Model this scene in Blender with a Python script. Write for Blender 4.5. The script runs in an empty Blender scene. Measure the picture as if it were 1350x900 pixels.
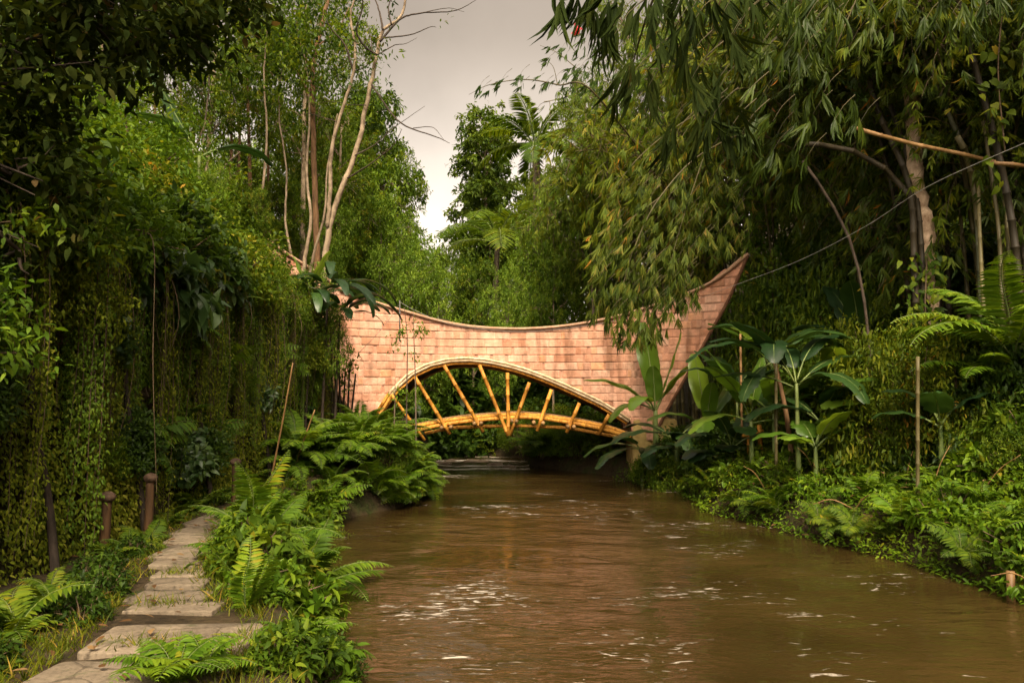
import bpy, math, random
import numpy as np
from mathutils import Vector

SC = bpy.context.scene
COL = SC.collection
rng = np.random.default_rng(11)
random.seed(5)
PI = math.pi

# ------------------------------------------------------------------ camera
CAM_H, FPX, PITCH = 2.3, 1050.0, math.atan(70/1050.0)
cam_d = bpy.data.cameras.new('camera'); cam = bpy.data.objects.new('camera', cam_d); COL.objects.link(cam)
cam.location = (0, 0, CAM_H); cam.rotation_euler = (PI/2+PITCH, 0, 0)
cam_d.sensor_width = 36; cam_d.lens = 28; cam_d.clip_start = 0.05; cam_d.clip_end = 2000
SC.camera = cam

def P(px, py, d):
    """world point seen at photo pixel (px,py) at ground distance d along +Y"""
    a = (px-675)/FPX; b = (450-py)/FPX
    fy = math.cos(PITCH)-b*math.sin(PITCH); fz = math.sin(PITCH)+b*math.cos(PITCH)
    return np.array([a/fy*d, d, CAM_H+fz/fy*d])

# ------------------------------------------------------------------ object helpers
def obj(name, me, parent=None, loc=None, mats=()):
    o = bpy.data.objects.new(name, me); COL.objects.link(o)
    if parent is not None: o.parent = parent
    if loc is not None: o.location = loc
    for m in mats:
        if me is not None and m.name not in me.materials: me.materials.append(m)
    return o
def tag(o, label=None, cat=None, group=None, kind=None):
    if label: o['label'] = label
    if cat: o['category'] = cat
    if group: o['group'] = group
    if kind: o['kind'] = kind
    return o
def thing(name, label, cat, loc=(0,0,0), rz=0, group=None, sc=1):
    o = bpy.data.objects.new(name, None); COL.objects.link(o)
    o.location = loc; o.rotation_euler = (0,0,rz); o.scale = (sc,)*3; o.empty_display_size = .2
    return tag(o, label, cat, group)
def dup(root, loc=None, rz=0, sc=None, label=None, group=None, tilt=None):
    r = root.copy(); COL.objects.link(r)
    if loc is not None: r.location = loc
    r.rotation_euler = (tilt[0] if tilt else 0, tilt[1] if tilt else 0, rz)
    if sc is not None: r.scale = (sc,)*3 if np.isscalar(sc) else sc
    for k in ('group',):
        if k in r.keys() and group is None: del r[k]
    if label: r['label'] = label
    if group: r['group'] = group
    for ch in list(root.children):
        c = ch.copy(); COL.objects.link(c); c.parent = r
        for g in ch.children:
            d = g.copy(); COL.objects.link(d); d.parent = c
    return r

def mesh_np(name, V, polys, smooth=False, attrs=None, matidx=None):
    V = np.ascontiguousarray(V, dtype=np.float32)
    me = bpy.data.meshes.new(name)
    me.vertices.add(len(V)); me.vertices.foreach_set('co', V.ravel())
    polys = [np.asarray(p, dtype=np.int32) for p in polys if len(p)]
    loops = np.concatenate([p.ravel() for p in polys])
    tot = np.concatenate([np.full(len(p), p.shape[1], dtype=np.int32) for p in polys])
    st = np.concatenate([[0], np.cumsum(tot)[:-1]]).astype(np.int32)
    me.loops.add(len(loops)); me.loops.foreach_set('vertex_index', loops)
    me.polygons.add(len(tot)); me.polygons.foreach_set('loop_start', st)
    if smooth: me.polygons.foreach_set('use_smooth', np.ones(len(tot), dtype=bool))
    if matidx is not None: me.polygons.foreach_set('material_index', np.asarray(matidx, dtype=np.int32))
    me.update(calc_edges=True)
    for k, a in (attrs or {}).items():
        at = me.attributes.new(k, 'FLOAT', 'POINT'); at.data.foreach_set('value', np.asarray(a, dtype=np.float32))
    return me

def nrm(a): return a/np.maximum(np.linalg.norm(a, axis=-1, keepdims=True), 1e-9)
def rvec(n): return nrm(rng.normal(size=(n,3)))

# ------------------------------------------------------------------ leaves
T_LANCE = (np.array([(0,0,0),(.3,.5,.04),(.3,0,0),(.3,-.5,.04),(.68,.36,-.03),(.68,0,-.07),(.68,-.36,-.03),(1,0,-.2)]),
           [np.array([(0,2,1),(0,3,2),(5,7,4),(6,7,5)]), np.array([(2,5,4,1),(3,6,5,2)])])
T_FLAT = (np.array([(0,0,0),(.32,.5,.02),(.32,-.5,.02),(.7,.36,-.05),(.7,-.36,-.05),(1,0,-.17)]),
          [np.array([(0,2,1),(3,4,5)]), np.array([(1,2,4,3)])])
T_DIA = (np.array([(0,0,0),(.42,.5,.05),(1,0,-.1),(.42,-.5,.05)]), [np.array([(0,3,2),(0,2,1)])])
T_BLADE = (np.array([(0,.5,0),(0,-.5,0),(.55,.36,-.02),(.55,-.36,-.02),(1,0,-.18)]), [np.array([(2,3,4)]), np.array([(0,1,3,2)])])
T_HEART = (np.array([(0,0,0),(-.12,.32,-.02),(-.12,-.32,-.02),(.25,.5,.03),(.25,0,0),(.25,-.5,.03),(.62,.33,-.02),(.62,0,-.06),(.62,-.33,-.02),(1,0,-.2)]),
           [np.array([(0,4,3),(0,3,1),(0,2,5),(0,5,4),(7,9,6),(8,9,7)]), np.array([(4,7,6,3),(5,8,7,4)])])

class Leaves:
    def __init__(s): s.a = []
    def add(s, Pp, D, N, L, W, R):
        n = len(Pp); b = lambda x: np.broadcast_to(np.asarray(x, dtype=float), (n,)).copy()
        if n: s.a.append((Pp, D, N, b(L), b(W), b(R)))
    def mesh(s, name, T):
        Pp, D, N, L, W, R = [np.concatenate([x[i] for x in s.a]) for i in range(6)]
        D = nrm(D); S = nrm(np.cross(N, D)); N = np.cross(D, S)
        tv, tf = T; k = len(tv); n = len(Pp)
        V = (Pp[:,None,:] + D[:,None,:]*(tv[None,:,0]*L[:,None])[:,:,None] + S[:,None,:]*(tv[None,:,1]*W[:,None])[:,:,None]
             + N[:,None,:]*(tv[None,:,2]*L[:,None])[:,:,None])
        off = (np.arange(n)*k)
        polys = [(f[None]+off[:,None,None]).reshape(-1, f.shape[1]) for f in tf]
        return mesh_np(name, V.reshape(-1,3), polys, attrs={'rnd': np.repeat(R, k)})

# ------------------------------------------------------------------ tubes
class Tubes:
    def __init__(s): s.V=[]; s.F=[]; s.R=[]; s.n=0
    def add(s, pts, rad, sides=6, r=None, cap=True):
        pts = np.asarray(pts, float); n = len(pts)
        rad = np.broadcast_to(np.asarray(rad, float), (n,))
        t = np.gradient(pts, axis=0); t = nrm(t)
        m = nrm(t.mean(0)[None])[0]
        ref = np.array([0,0,1.]) if abs(m[2]) < .8 else np.array([1.,0,0])
        u = nrm(np.cross(np.broadcast_to(ref,(n,3)), t)); v = np.cross(t, u)
        a = np.linspace(0, 2*PI, sides, endpoint=False)
        V = pts[:,None,:] + rad[:,None,None]*(u[:,None,:]*np.cos(a)[None,:,None] + v[:,None,:]*np.sin(a)[None,:,None])
        i = np.arange(n-1)[:,None]*sides; j = np.arange(sides)[None]; k = (j+1)%sides
        q = np.stack([i+j, i+k, i+sides+k, i+sides+j], -1).reshape(-1,4)+s.n
        s.V.append(V.reshape(-1,3)); s.F.append(q); s.n += n*sides; cnt = n*sides
        if cap:
            base = s.n; s.V.append(pts[[0,-1]]); s.n += 2; cnt += 2
            s.F3 = getattr(s, 'F3', [])
            o = base-n*sides; jj = np.arange(sides); kk = (jj+1)%sides
            s.F3.append(np.stack([np.full(sides,base), o+kk, o+jj], -1))
            o2 = o+(n-1)*sides
            s.F3.append(np.stack([np.full(sides,base+1), o2+jj, o2+kk], -1))
        s.R.append(np.full(cnt, rng.random() if r is None else r))
        return s
    def mesh(s, name, smooth=True):
        polys = [np.concatenate(s.F)]
        if getattr(s,'F3',None): polys.append(np.concatenate(s.F3))
        return mesh_np(name, np.concatenate(s.V), polys, smooth=smooth, attrs={'rnd': np.concatenate(s.R)})
def curve_pts(ctrl, n):
    """Catmull-Rom through control points"""
    c = np.asarray(ctrl, float); c = np.vstack([2*c[0]-c[1], c, 2*c[-1]-c[-2]])
    m = len(c)-3; t = np.linspace(0, m-1e-9, n); i = t.astype(int); f = (t-i)[:,None]
    p0,p1,p2,p3 = c[i],c[i+1],c[i+2],c[i+3]
    return .5*((2*p1)+(-p0+p2)*f+(2*p0-5*p1+4*p2-p3)*f**2+(-p0+3*p1-3*p2+p3)*f**3)
def bamboo_pole(tb, pts, r, seg=.3, sides=8, rr=None):
    """pole with swollen node rings along a dense polyline"""
    pts = np.asarray(pts, float)
    L = np.concatenate([[0], np.cumsum(np.linalg.norm(np.diff(pts,axis=0),axis=1))])
    tot = L[-1]; nn = max(1, int(tot/seg)); out=[]; rad=[]
    r0, r1 = (r if not np.isscalar(r) else (r, r))
    ss = [0.]
    k0 = rng.random()*.6+.2
    for k in range(nn):
        c = (k+k0)*tot/nn
        ss += [c-.02, c-.004, c+.006, c+.02]
    ss += [tot]; ss = np.array(ss); ss = np.clip(ss, 0, tot); ss = np.unique(ss)
    base = r0+(r1-r0)*ss/tot
    bump = np.ones(len(ss))
    for k in range(nn):
        c = (k+k0)*tot/nn
        bump += .2*(np.abs(ss-c) < .0075)
    q = np.stack([np.interp(ss, L, pts[:,i]) for i in range(3)], -1)
    tb.add(q, base*bump, sides, rr)

# ------------------------------------------------------------------ cheap noise
class Wob:
    def __init__(s, seed, f=1., n=7):
        g = np.random.default_rng(seed); s.k = g.normal(size=(n,3))*f; s.p = g.random(n)*2*PI; s.a = g.random(n)*.6+.4; s.a /= s.a.sum()
    def __call__(s, x, y, z=0):
        x, y, z = np.broadcast_arrays(np.asarray(x,float), np.asarray(y,float), np.asarray(z,float))
        r = np.zeros(x.shape)
        for k,p,a in zip(s.k, s.p, s.a): r += a*np.sin(x*k[0]+y*k[1]+z*k[2]+p)
        return r

# ------------------------------------------------------------------ materials
def new_mat(name):
    m = bpy.data.materials.new(name); m.use_nodes = True
    nt = m.node_tree; nt.nodes.clear()
    out = nt.nodes.new('ShaderNodeOutputMaterial')
    return m, nt, out
def nd(nt, t, **kw):
    n = nt.nodes.new(t)
    for k, v in kw.items():
        if k.startswith('i_'):
            key = k[2:].replace('_',' ')
            n.inputs[key].default_value = v
        else: setattr(n, k, v)
    return n
def ramp(nt, stops):
    r = nt.nodes.new('ShaderNodeValToRGB'); e = r.color_ramp.elements
    while len(e) < len(stops): e.new(.5)
    for el, (p, c) in zip(e, stops): el.position = p; el.color = (*c, 1)
    return r
def leaf_mat(name, stops, trans=.38, rough=.55, spec=.15):
    m, nt, out = new_mat(name); L = nt.links.new
    at = nd(nt, 'ShaderNodeAttribute', attribute_name='rnd')
    oi = nd(nt, 'ShaderNodeObjectInfo')
    ad = nd(nt, 'ShaderNodeMath', operation='MULTIPLY_ADD'); L(oi.outputs['Random'], ad.inputs[0]); ad.inputs[1].default_value = .2
    sb = nd(nt, 'ShaderNodeMath', operation='SUBTRACT'); L(at.outputs['Fac'], sb.inputs[0]); sb.inputs[1].default_value = .1
    L(sb.outputs[0], ad.inputs[2])
    cr = ramp(nt, stops); L(ad.outputs[0], cr.inputs[0])
    b = nd(nt, 'ShaderNodeBsdfPrincipled'); b.inputs['Roughness'].default_value = rough
    b.inputs['Specular IOR Level'].default_value = spec
    L(cr.outputs[0], b.inputs['Base Color'])
    t = nd(nt, 'ShaderNodeBsdfTranslucent')
    mx = nd(nt, 'ShaderNodeMix', data_type='RGBA', blend_type='MULTIPLY'); mx.inputs[0].default_value = 1
    L(cr.outputs[0], mx.inputs[6]); mx.inputs[7].default_value = (1.5,1.35,.7,1)
    L(mx.outputs[2], t.inputs[0])
    ms = nd(nt, 'ShaderNodeMixShader'); ms.inputs[0].default_value = trans
    L(b.outputs[0], ms.inputs[1]); L(t.outputs[0], ms.inputs[2]); L(ms.outputs[0], out.inputs[0])
    return m
def bark_mat(name, c1, c2, scale=6, stretch=.25, bump=.5, rough=.85):
    m, nt, out = new_mat(name); L = nt.links.new
    tc = nd(nt, 'ShaderNodeTexCoord'); mp = nd(nt, 'ShaderNodeMapping'); mp.inputs['Scale'].default_value = (scale, scale, scale*stretch)
    L(tc.outputs['Object'], mp.inputs[0])
    nz = nd(nt, 'ShaderNodeTexNoise'); nz.inputs['Scale'].default_value = 1.6; nz.inputs['Detail'].default_value = 6; nz.inputs['Roughness'].default_value = .65
    L(mp.outputs[0], nz.inputs[0])
    cr = ramp(nt, [(.32, c1), (.68, c2)]); L(nz.outputs[0], cr.inputs[0])
    at = nd(nt, 'ShaderNodeAttribute', attribute_name='rnd')
    mr = nd(nt, 'ShaderNodeMapRange'); mr.inputs[3].default_value = .7; mr.inputs[4].default_value = 1.25; L(at.outputs['Fac'], mr.inputs[0])
    mm = nd(nt, 'ShaderNodeMix', data_type='RGBA', blend_type='MULTIPLY'); mm.inputs[0].default_value = 1
    L(cr.outputs[0], mm.inputs[6]); L(mr.outputs[0], mm.inputs[7])
    b = nd(nt, 'ShaderNodeBsdfPrincipled'); b.inputs['Roughness'].default_value = rough; b.inputs['Specular IOR Level'].default_value = .25
    L(mm.outputs[2], b.inputs['Base Color'])
    bp = nd(nt, 'ShaderNodeBump'); bp.inputs['Strength'].default_value = bump; bp.inputs['Distance'].default_value = .02
    L(nz.outputs[0], bp.inputs['Height']); L(bp.outputs[0], b.inputs['Normal']); L(b.outputs[0], out.inputs[0])
    return m

M = {}
M['leaf_mid']   = leaf_mat('leaf_mid',   [(0,(0.021,0.047,0.0034)),(.45,(0.061,0.112,0.0067)),(.85,(0.147,0.199,0.0112)),(1,(0.241,0.199,0.0169))])
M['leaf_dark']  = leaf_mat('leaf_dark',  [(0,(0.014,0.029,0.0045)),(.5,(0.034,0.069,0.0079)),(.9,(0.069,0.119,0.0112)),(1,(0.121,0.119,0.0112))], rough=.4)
M['leaf_lime']  = leaf_mat('leaf_lime',  [(0,(.035,.08,.006)),(.5,(.09,.165,.010)),(.9,(.16,.235,.016)),(1,(.2,.235,.03))])
M['leaf_olive'] = leaf_mat('leaf_olive', [(0,(0.036,0.064,0.0034)),(.45,(0.088,0.129,0.0067)),(.87,(0.170,0.187,0.0112)),(.975,(0.283,0.215,0.0197)),(1,(0.353,0.187,0.0225))])
M['leaf_moss']  = leaf_mat('leaf_moss',  [(0,(.035,.05,.004)),(.35,(.10,.135,.008)),(.75,(.2,.24,.013)),(1,(.27,.27,.028))], rough=.7)
M['leaf_bright'] = leaf_mat('leaf_bright', [(0,(.045,.095,.008)),(.5,(.12,.205,.016)),(.9,(.22,.31,.03)),(1,(.28,.31,.05))])
M['leaf_bamboo']= leaf_mat('leaf_bamboo',[(0,(0.034,0.066,0.0045)),(.5,(0.095,0.139,0.0079)),(.9,(0.172,0.192,0.0124)),(.975,(0.380,0.226,0.0281)),(1,(0.517,0.212,0.0225))])
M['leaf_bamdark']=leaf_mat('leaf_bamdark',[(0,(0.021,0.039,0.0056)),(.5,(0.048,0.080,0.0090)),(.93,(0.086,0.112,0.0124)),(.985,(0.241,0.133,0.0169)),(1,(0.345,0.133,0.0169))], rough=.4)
M['leaf_fern']  = leaf_mat('leaf_fern',  [(0,(0.031,0.073,0.0045)),(.5,(0.086,0.165,0.0090)),(.9,(0.172,0.251,0.0135)),(1,(0.259,0.239,0.0169))], rough=.42)
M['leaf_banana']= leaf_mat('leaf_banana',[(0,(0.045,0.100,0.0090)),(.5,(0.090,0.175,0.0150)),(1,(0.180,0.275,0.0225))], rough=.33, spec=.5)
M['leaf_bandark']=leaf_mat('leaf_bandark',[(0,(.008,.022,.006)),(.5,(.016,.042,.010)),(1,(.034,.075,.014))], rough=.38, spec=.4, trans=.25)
M['leaf_spray'] = leaf_mat('leaf_spray', [(0,(.011,.024,.003)),(.45,(.048,.078,.007)),(.82,(.115,.145,.014)),(.97,(.2,.18,.035)),(1,(.26,.17,.04))])
M['leaf_teal']  = leaf_mat('leaf_teal',  [(0,(0.022,0.050,0.0150)),(.5,(0.053,0.106,0.0263)),(1,(0.105,0.163,0.0375))], rough=.38, spec=.5)
M['leaf_far']   = leaf_mat('leaf_far',   [(0,(0.034,0.066,0.0084)),(.5,(0.078,0.126,0.0124)),(1,(0.155,0.199,0.0197))])
M['leaf_dead']  = leaf_mat('leaf_dead',  [(0,(.06,.03,.012)),(.5,(.12,.06,.02)),(1,(.22,.14,.06))], trans=.2, rough=.8)
M['grass']      = leaf_mat('grass',      [(0,(0.052,0.073,0.0045)),(.5,(0.103,0.133,0.0067)),(.9,(0.172,0.185,0.0112)),(1,(0.345,0.226,0.0338))])
M['bark']       = bark_mat('bark', (.06,.042,.028), (.17,.13,.09))
M['bark_pale']  = bark_mat('bark_pale', (.085,.058,.034), (.36,.275,.18), scale=3.5, stretch=.7, bump=.8)
M['bark_warm']  = bark_mat('bark_warm', (.09,.05,.024), (.27,.15,.07))
M['bark_dark']  = bark_mat('bark_dark', (.02,.015,.01), (.07,.05,.035))
M['twig']       = bark_mat('twig', (.07,.05,.03), (.16,.11,.06))
M['culm']       = bark_mat('culm', (.05,.045,.018), (.13,.105,.04), scale=3, stretch=.15, bump=.1, rough=.5)
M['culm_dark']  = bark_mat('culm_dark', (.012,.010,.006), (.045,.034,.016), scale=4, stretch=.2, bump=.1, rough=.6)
M['culm_grey']  = bark_mat('culm_grey', (.045,.05,.028), (.11,.11,.065), scale=4, stretch=.2, bump=.1, rough=.6)
M['bamboo_gold']= bark_mat('bamboo_gold', (.26,.095,.012), (.7,.34,.05), scale=9, stretch=.3, bump=.3, rough=.55)
M['bamboo_dry'] = bark_mat('bamboo_dry', (.13,.07,.026), (.34,.2,.08), scale=4, stretch=.3, bump=.1, rough=.5)
M['rim_pale']   = bark_mat('rim_pale', (.42,.29,.15), (.74,.58,.38), scale=6, stretch=.4, bump=.15, rough=.55)
M['stem_green'] = bark_mat('stem_green', (.06,.1,.025), (.17,.2,.06), scale=5, stretch=.2, bump=.15, rough=.5)
M['post_wood']  = bark_mat('post_wood', (.025,.014,.007), (.095,.048,.018), scale=8, stretch=.12, bump=.6, rough=.8)
M['bark_flaky'] = bark_mat('bark_flaky', (.15,.09,.05), (.5,.37,.25), scale=5, stretch=.7, bump=.8)
M['leaf_black'] = leaf_mat('leaf_black', [(0,(.010,.018,.003)),(.5,(.022,.036,.005)),(.93,(.042,.055,.008)),(.99,(.12,.08,.03))], rough=.75, trans=.3, spec=.06)  # near-black colour paints overhead leaves almost as silhouettes
M['post_cap']   = bark_mat('post_cap', (.03,.018,.01), (.11,.065,.04), scale=9, stretch=1, bump=.6, rough=.8)
M['cable']      = bark_mat('cable', (.2,.19,.17), (.34,.32,.29), bump=0, rough=.5)
M['iron']       = bark_mat('iron', (.05,.05,.05), (.14,.13,.12), bump=.1, rough=.6)

# ------------------------------------------------------------------ terrain
YL=[0,5,6,9,11,13.4,15,16.5,17.5,20,22,26,28,32,40,60]; XL=[-.6,-.9,-1.2,-2.55,-3.15,-3.4,-3.05,-2.25,-2.05,-2.2,-2.25,-2.5,-3.2,-5.5,-12,-30]
YR=[0,9,11,12.7,14.5,15.9,17.2,19.3,21.5,23,24.2,25.6,28,32,40,60];   XR=[5.9,5.8,5.5,4.9,4.4,3.85,4.05,4.05,3.05,2.75,1.7,.75,.1,-2,-8,-25]
def xl(y): return np.interp(y, YL, XL)
def xr(y): return np.interp(y, YR, XR)
def zt(y): return np.interp(y, [0,8,14,18,22,26,40], [.6,.62,.75,1.0,1.25,1.4,2.5])
def xw(y): return np.interp(y, [0,3,20,23,28,40,80], [-4.5,-4.7,-4.55,-4.3,-6.5,-12,-30])
def sstep(a,b,x): t=np.clip((x-a)/(b-a),0,1); return t*t*(3-2*t)
w1, w2, w3 = Wob(1,.9), Wob(2,2.6), Wob(3,.25)
def ground_z(x, y):
    x = np.asarray(x,float); y = np.asarray(y,float)
    tl = xl(y)-x; tr = x-xr(y)
    n = .06*w1(x,y)+.03*w2(x,y)
    # left bank, terrace, cliff, hill
    left = -.05 + (zt(y)+.05)*sstep(0,.42,tl) + n*sstep(.4,.9,tl)*.5
    wall = xw(y)+.14*w1(0,y*1.7)
    tw = wall-x
    hl = (3.15+.25*w3(x*2,y))*sstep(0,.45,tw)*np.interp(y,[0,20,24,40],[1,1,.75,.5]) + np.clip(tw-.4,0,26)*.42
    left = left + hl
    # right bank, shelf, hill
    right = -.05 + .5*sstep(0,.4,tr) + np.clip(tr-.3,0,4)*.2
    xh = np.interp(y,[0,8,11,13,16,20,24,30,40,60,120],[7.2,6.6,6.3,6.4,6.6,6.8,6.5,6,6,7,12])
    d = x-xh
    hr = np.where(d>0, 1.15*(np.sqrt(d*d+.5)-.7), 0); hr = np.minimum(hr, 26+.03*hr)
    right = right + hr + n*sstep(.3,1,tr)
    far = np.clip(y-30,0,400)*.07
    inner = np.minimum(tl, tr)
    bed = -.05 - .9*sstep(0,1.2,-np.maximum(tl,tr))
    z = np.where(tl>0, left+far*.3, np.where(tr>0, right+far*.3, bed))
    z = z + np.clip(y-26,0,4)*.12*0
    return z
def gz(x,y): return float(ground_z(x,y))
# ------------------------------------------------------------------ ground sheet
def axis(segs):
    out=[]
    for a,b,s in segs: out.append(np.arange(a,b,s))
    return np.concatenate(out+[[segs[-1][1]]])
gx = axis([(-700,-120,60),(-120,-30,10),(-30,-10,1.2),(-10,-6,.3),(-6,-4,.08),(-4,12,.14),(12,30,.8),(30,120,10),(120,700,60)])
gy = axis([(-300,-30,45),(-30,-4,3),(-4,4,.5),(4,30,.16),(30,60,.8),(60,140,5),(140,900,60)])
X,Y = np.meshgrid(gx,gy); Z = ground_z(X,Y)
Z += .035*Wob(9,7)(X,Y)*((Z>.1))
ny,nx = X.shape
i = np.arange(ny-1)[:,None]*nx+np.arange(nx-1)[None]
q = np.stack([i,i+1,i+nx+1,i+nx],-1).reshape(-1,4)
m, nt, out = new_mat('earth'); Lk = nt.links.new
geo = nd(nt,'ShaderNodeNewGeometry')
n1 = nd(nt,'ShaderNodeTexNoise'); n1.inputs['Scale'].default_value=1.3; n1.inputs['Detail'].default_value=8; n1.inputs['Roughness'].default_value=.7; Lk(geo.outputs['Position'],n1.inputs[0])
n2 = nd(nt,'ShaderNodeTexNoise'); n2.inputs['Scale'].default_value=14; n2.inputs['Detail'].default_value=5; Lk(geo.outputs['Position'],n2.inputs[0])
c1 = ramp(nt,[(.35,(.022,.016,.009)),(.5,(.045,.032,.016)),(.62,(.03,.04,.01)),(.75,(.045,.06,.014))]); Lk(n1.outputs[0],c1.inputs[0])
mm = nd(nt,'ShaderNodeMix',data_type='RGBA',blend_type='MULTIPLY'); mm.inputs[0].default_value=.7
c2 = ramp(nt,[(.3,(.4,.4,.4)),(.7,(1.3,1.25,1.2))]); Lk(n2.outputs[0],c2.inputs[0]); Lk(c1.outputs[0],mm.inputs[6]); Lk(c2.outputs[0],mm.inputs[7])
b = nd(nt,'ShaderNodeBsdfPrincipled'); b.inputs['Roughness'].default_value=.95; b.inputs['Specular IOR Level'].default_value=.15; Lk(mm.outputs[2],b.inputs['Base Color'])
bp = nd(nt,'ShaderNodeBump'); bp.inputs['Strength'].default_value=.8; bp.inputs['Distance'].default_value=.05; Lk(n2.outputs[0],bp.inputs['Height']); Lk(bp.outputs[0],b.inputs['Normal'])
Lk(b.outputs[0],out.inputs[0]); M['earth']=m
g = obj('ground', mesh_np('ground', np.stack([X,Y,Z],-1).reshape(-1,3), [q], smooth=True), mats=[M['earth']])
tag(g, kind='structure')

# ------------------------------------------------------------------ river
m, nt, out = new_mat('muddy_water'); Lk = nt.links.new
geo = nd(nt,'ShaderNodeNewGeometry')
def mapped(scale, rot=0):
    mp = nd(nt,'ShaderNodeMapping'); mp.inputs['Scale'].default_value=scale; mp.inputs['Rotation'].default_value=(0,0,rot); Lk(geo.outputs['Position'],mp.inputs[0]); return mp
def noise(scale, s, det=4, rot=0, dist=0., rg=.5):
    n = nd(nt,'ShaderNodeTexNoise'); n.inputs['Scale'].default_value=s; n.inputs['Detail'].default_value=det; n.inputs['Distortion'].default_value=dist; n.inputs['Roughness'].default_value=rg
    Lk(mapped(scale,rot).outputs[0], n.inputs[0]); return n
wa = noise((1,1.7,1), 1.1, 3, .25, .6)          # long swell
wb = noise((1,2.6,1), 4.2, 4, -.2, .8)         # ripples
wc = noise((1,1.5,1), .33, 2, 0, .3)           # calm / rough patches
# foam flecks and painted sky glints, drawn out across the current
f1 = noise((1.,3.2,1), 3.6, 6, .15, 1.2, .62)
f2 = noise((1,1,1), .42, 3, .4, .5)
fm = nd(nt,'ShaderNodeMath',operation='MULTIPLY_ADD'); Lk(f2.outputs[0],fm.inputs[0]); fm.inputs[1].default_value=.9; Lk(f1.outputs[0],fm.inputs[2])
fr = ramp(nt,[(.985,(0,0,0)),(1.0,(.9,.9,.9))]); fmr = nd(nt,'ShaderNodeMapRange'); fmr.inputs[1].default_value=1.12; fmr.inputs[2].default_value=1.29; Lk(fm.outputs[0],fmr.inputs[0])
mud = ramp(nt,[(.3,(.0235,.0148,.004)),(.7,(.048,.029,.0088))]); Lk(wc.outputs[0],mud.inputs[0])
mx = nd(nt,'ShaderNodeMix',data_type='RGBA'); Lk(fmr.outputs[0],mx.inputs[0]); Lk(mud.outputs[0],mx.inputs[6]); mx.inputs[7].default_value=(.66,.6,.5,1)
b = nd(nt,'ShaderNodeBsdfPrincipled'); b.inputs['IOR'].default_value=1.333; b.inputs['Specular IOR Level'].default_value=.7
Lk(mx.outputs[2],b.inputs['Base Color'])
rr = nd(nt,'ShaderNodeMapRange'); rr.inputs[3].default_value=.04; rr.inputs[4].default_value=.6; Lk(fmr.outputs[0],rr.inputs[0]); Lk(rr.outputs[0],b.inputs['Roughness'])
s1 = nd(nt,'ShaderNodeMath',operation='MULTIPLY_ADD'); Lk(wb.outputs[0],s1.inputs[0]); s1.inputs[1].default_value=.22; Lk(wa.outputs[0],s1.inputs[2])
s2 = nd(nt,'ShaderNodeMath',operation='MULTIPLY_ADD'); Lk(fmr.outputs[0],s2.inputs[0]); s2.inputs[1].default_value=.12; Lk(s1.outputs[0],s2.inputs[2])
ps = nd(nt,'ShaderNodeMapRange'); ps.inputs[1].default_value=.35; ps.inputs[2].default_value=.65; ps.inputs[3].default_value=.10; ps.inputs[4].default_value=.34; Lk(wc.outputs[0],ps.inputs[0])
bp = nd(nt,'ShaderNodeBump'); bp.inputs['Distance'].default_value=.2; Lk(ps.outputs[0],bp.inputs['Strength']); Lk(s2.outputs[0],bp.inputs['Height']); Lk(bp.outputs[0],b.inputs['Normal'])
Lk(b.outputs[0],out.inputs[0]); M['water']=m
# real wavelets on the near water
wx = axis([(-40,-8,8),(-8,8,.11),(8,20,6)]); wy = axis([(-30,4,4),(4,26,.11),(26,44,3)])
X,Y = np.meshgrid(wx,wy)
wq = Wob(31,3.2,9); wq2=Wob(32,7,9)
fade = sstep(4,6,Y)*sstep(26.5,25,Y)*sstep(-8,-7,X)*sstep(8,7,X)
Z = (.012*wq(X*.7,Y)+.006*wq2(X*.8,Y))*fade
ny,nx = X.shape; i = np.arange(ny-1)[:,None]*nx+np.arange(nx-1)[None]
q = np.stack([i,i+1,i+nx+1,i+nx],-1).reshape(-1,4)
riv = obj('river', mesh_np('river', np.stack([X,Y,Z],-1).reshape(-1,3), [q], smooth=True), mats=[M['water']])
tag(riv, kind='structure')

# white water tumbling over the low rapids upstream of the bridge
rx=np.linspace(-3.0,.55,90); ry=np.linspace(23.9,30.5,130); X,Y=np.meshgrid(rx,ry)
st=sstep(24.6,25.1,Y+.35*Wob(36,1.5)(X,0))*.035+sstep(25.6,26.1,Y+.4*Wob(37,1.3)(X,0))*.04+sstep(27,27.6,Y)*.03
Z=-.012+st*.7+sstep(23.9,24.6,Y)*.02+.016*Wob(38,7,12)(X*.6,Y*1.4)*sstep(24.1,25,Y); ny,nx=X.shape; i=np.arange(ny-1)[:,None]*nx+np.arange(nx-1)[None]; q=np.stack([i,i+1,i+nx+1,i+nx],-1).reshape(-1,4)
m, nt, out = new_mat('white_water'); Lk = nt.links.new; geo = nd(nt,'ShaderNodeNewGeometry')
n1 = noise((.45,3.2,1), 3.0, 7, 0, 1.2, .68); fo = ramp(nt,[(.5,(.03,.02,.006)),(.57,(.22,.17,.11)),(.66,(.85,.8,.72))]); wvt = nd(nt,'ShaderNodeTexWave'); wvt.bands_direction='Y'; wvt.inputs['Scale'].default_value=.26; wvt.inputs['Distortion'].default_value=12; wvt.inputs['Detail'].default_value=5; wvt.inputs['Detail Scale'].default_value=.7; Lk(geo.outputs['Position'],wvt.inputs[0])
wm = nd(nt,'ShaderNodeMath',operation='MULTIPLY_ADD'); Lk(wvt.outputs['Fac'],wm.inputs[0]); wm.inputs[1].default_value=.16
w7 = nd(nt,'ShaderNodeMath',operation='MULTIPLY'); Lk(n1.outputs[0],w7.inputs[0]); w7.inputs[1].default_value=.84; Lk(w7.outputs[0],wm.inputs[2]); Lk(wm.outputs[0],fo.inputs[0])
b = nd(nt,'ShaderNodeBsdfPrincipled'); b.inputs['IOR'].default_value=1.333; b.inputs['Roughness'].default_value=.12; Lk(fo.outputs[0],b.inputs['Base Color'])
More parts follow.
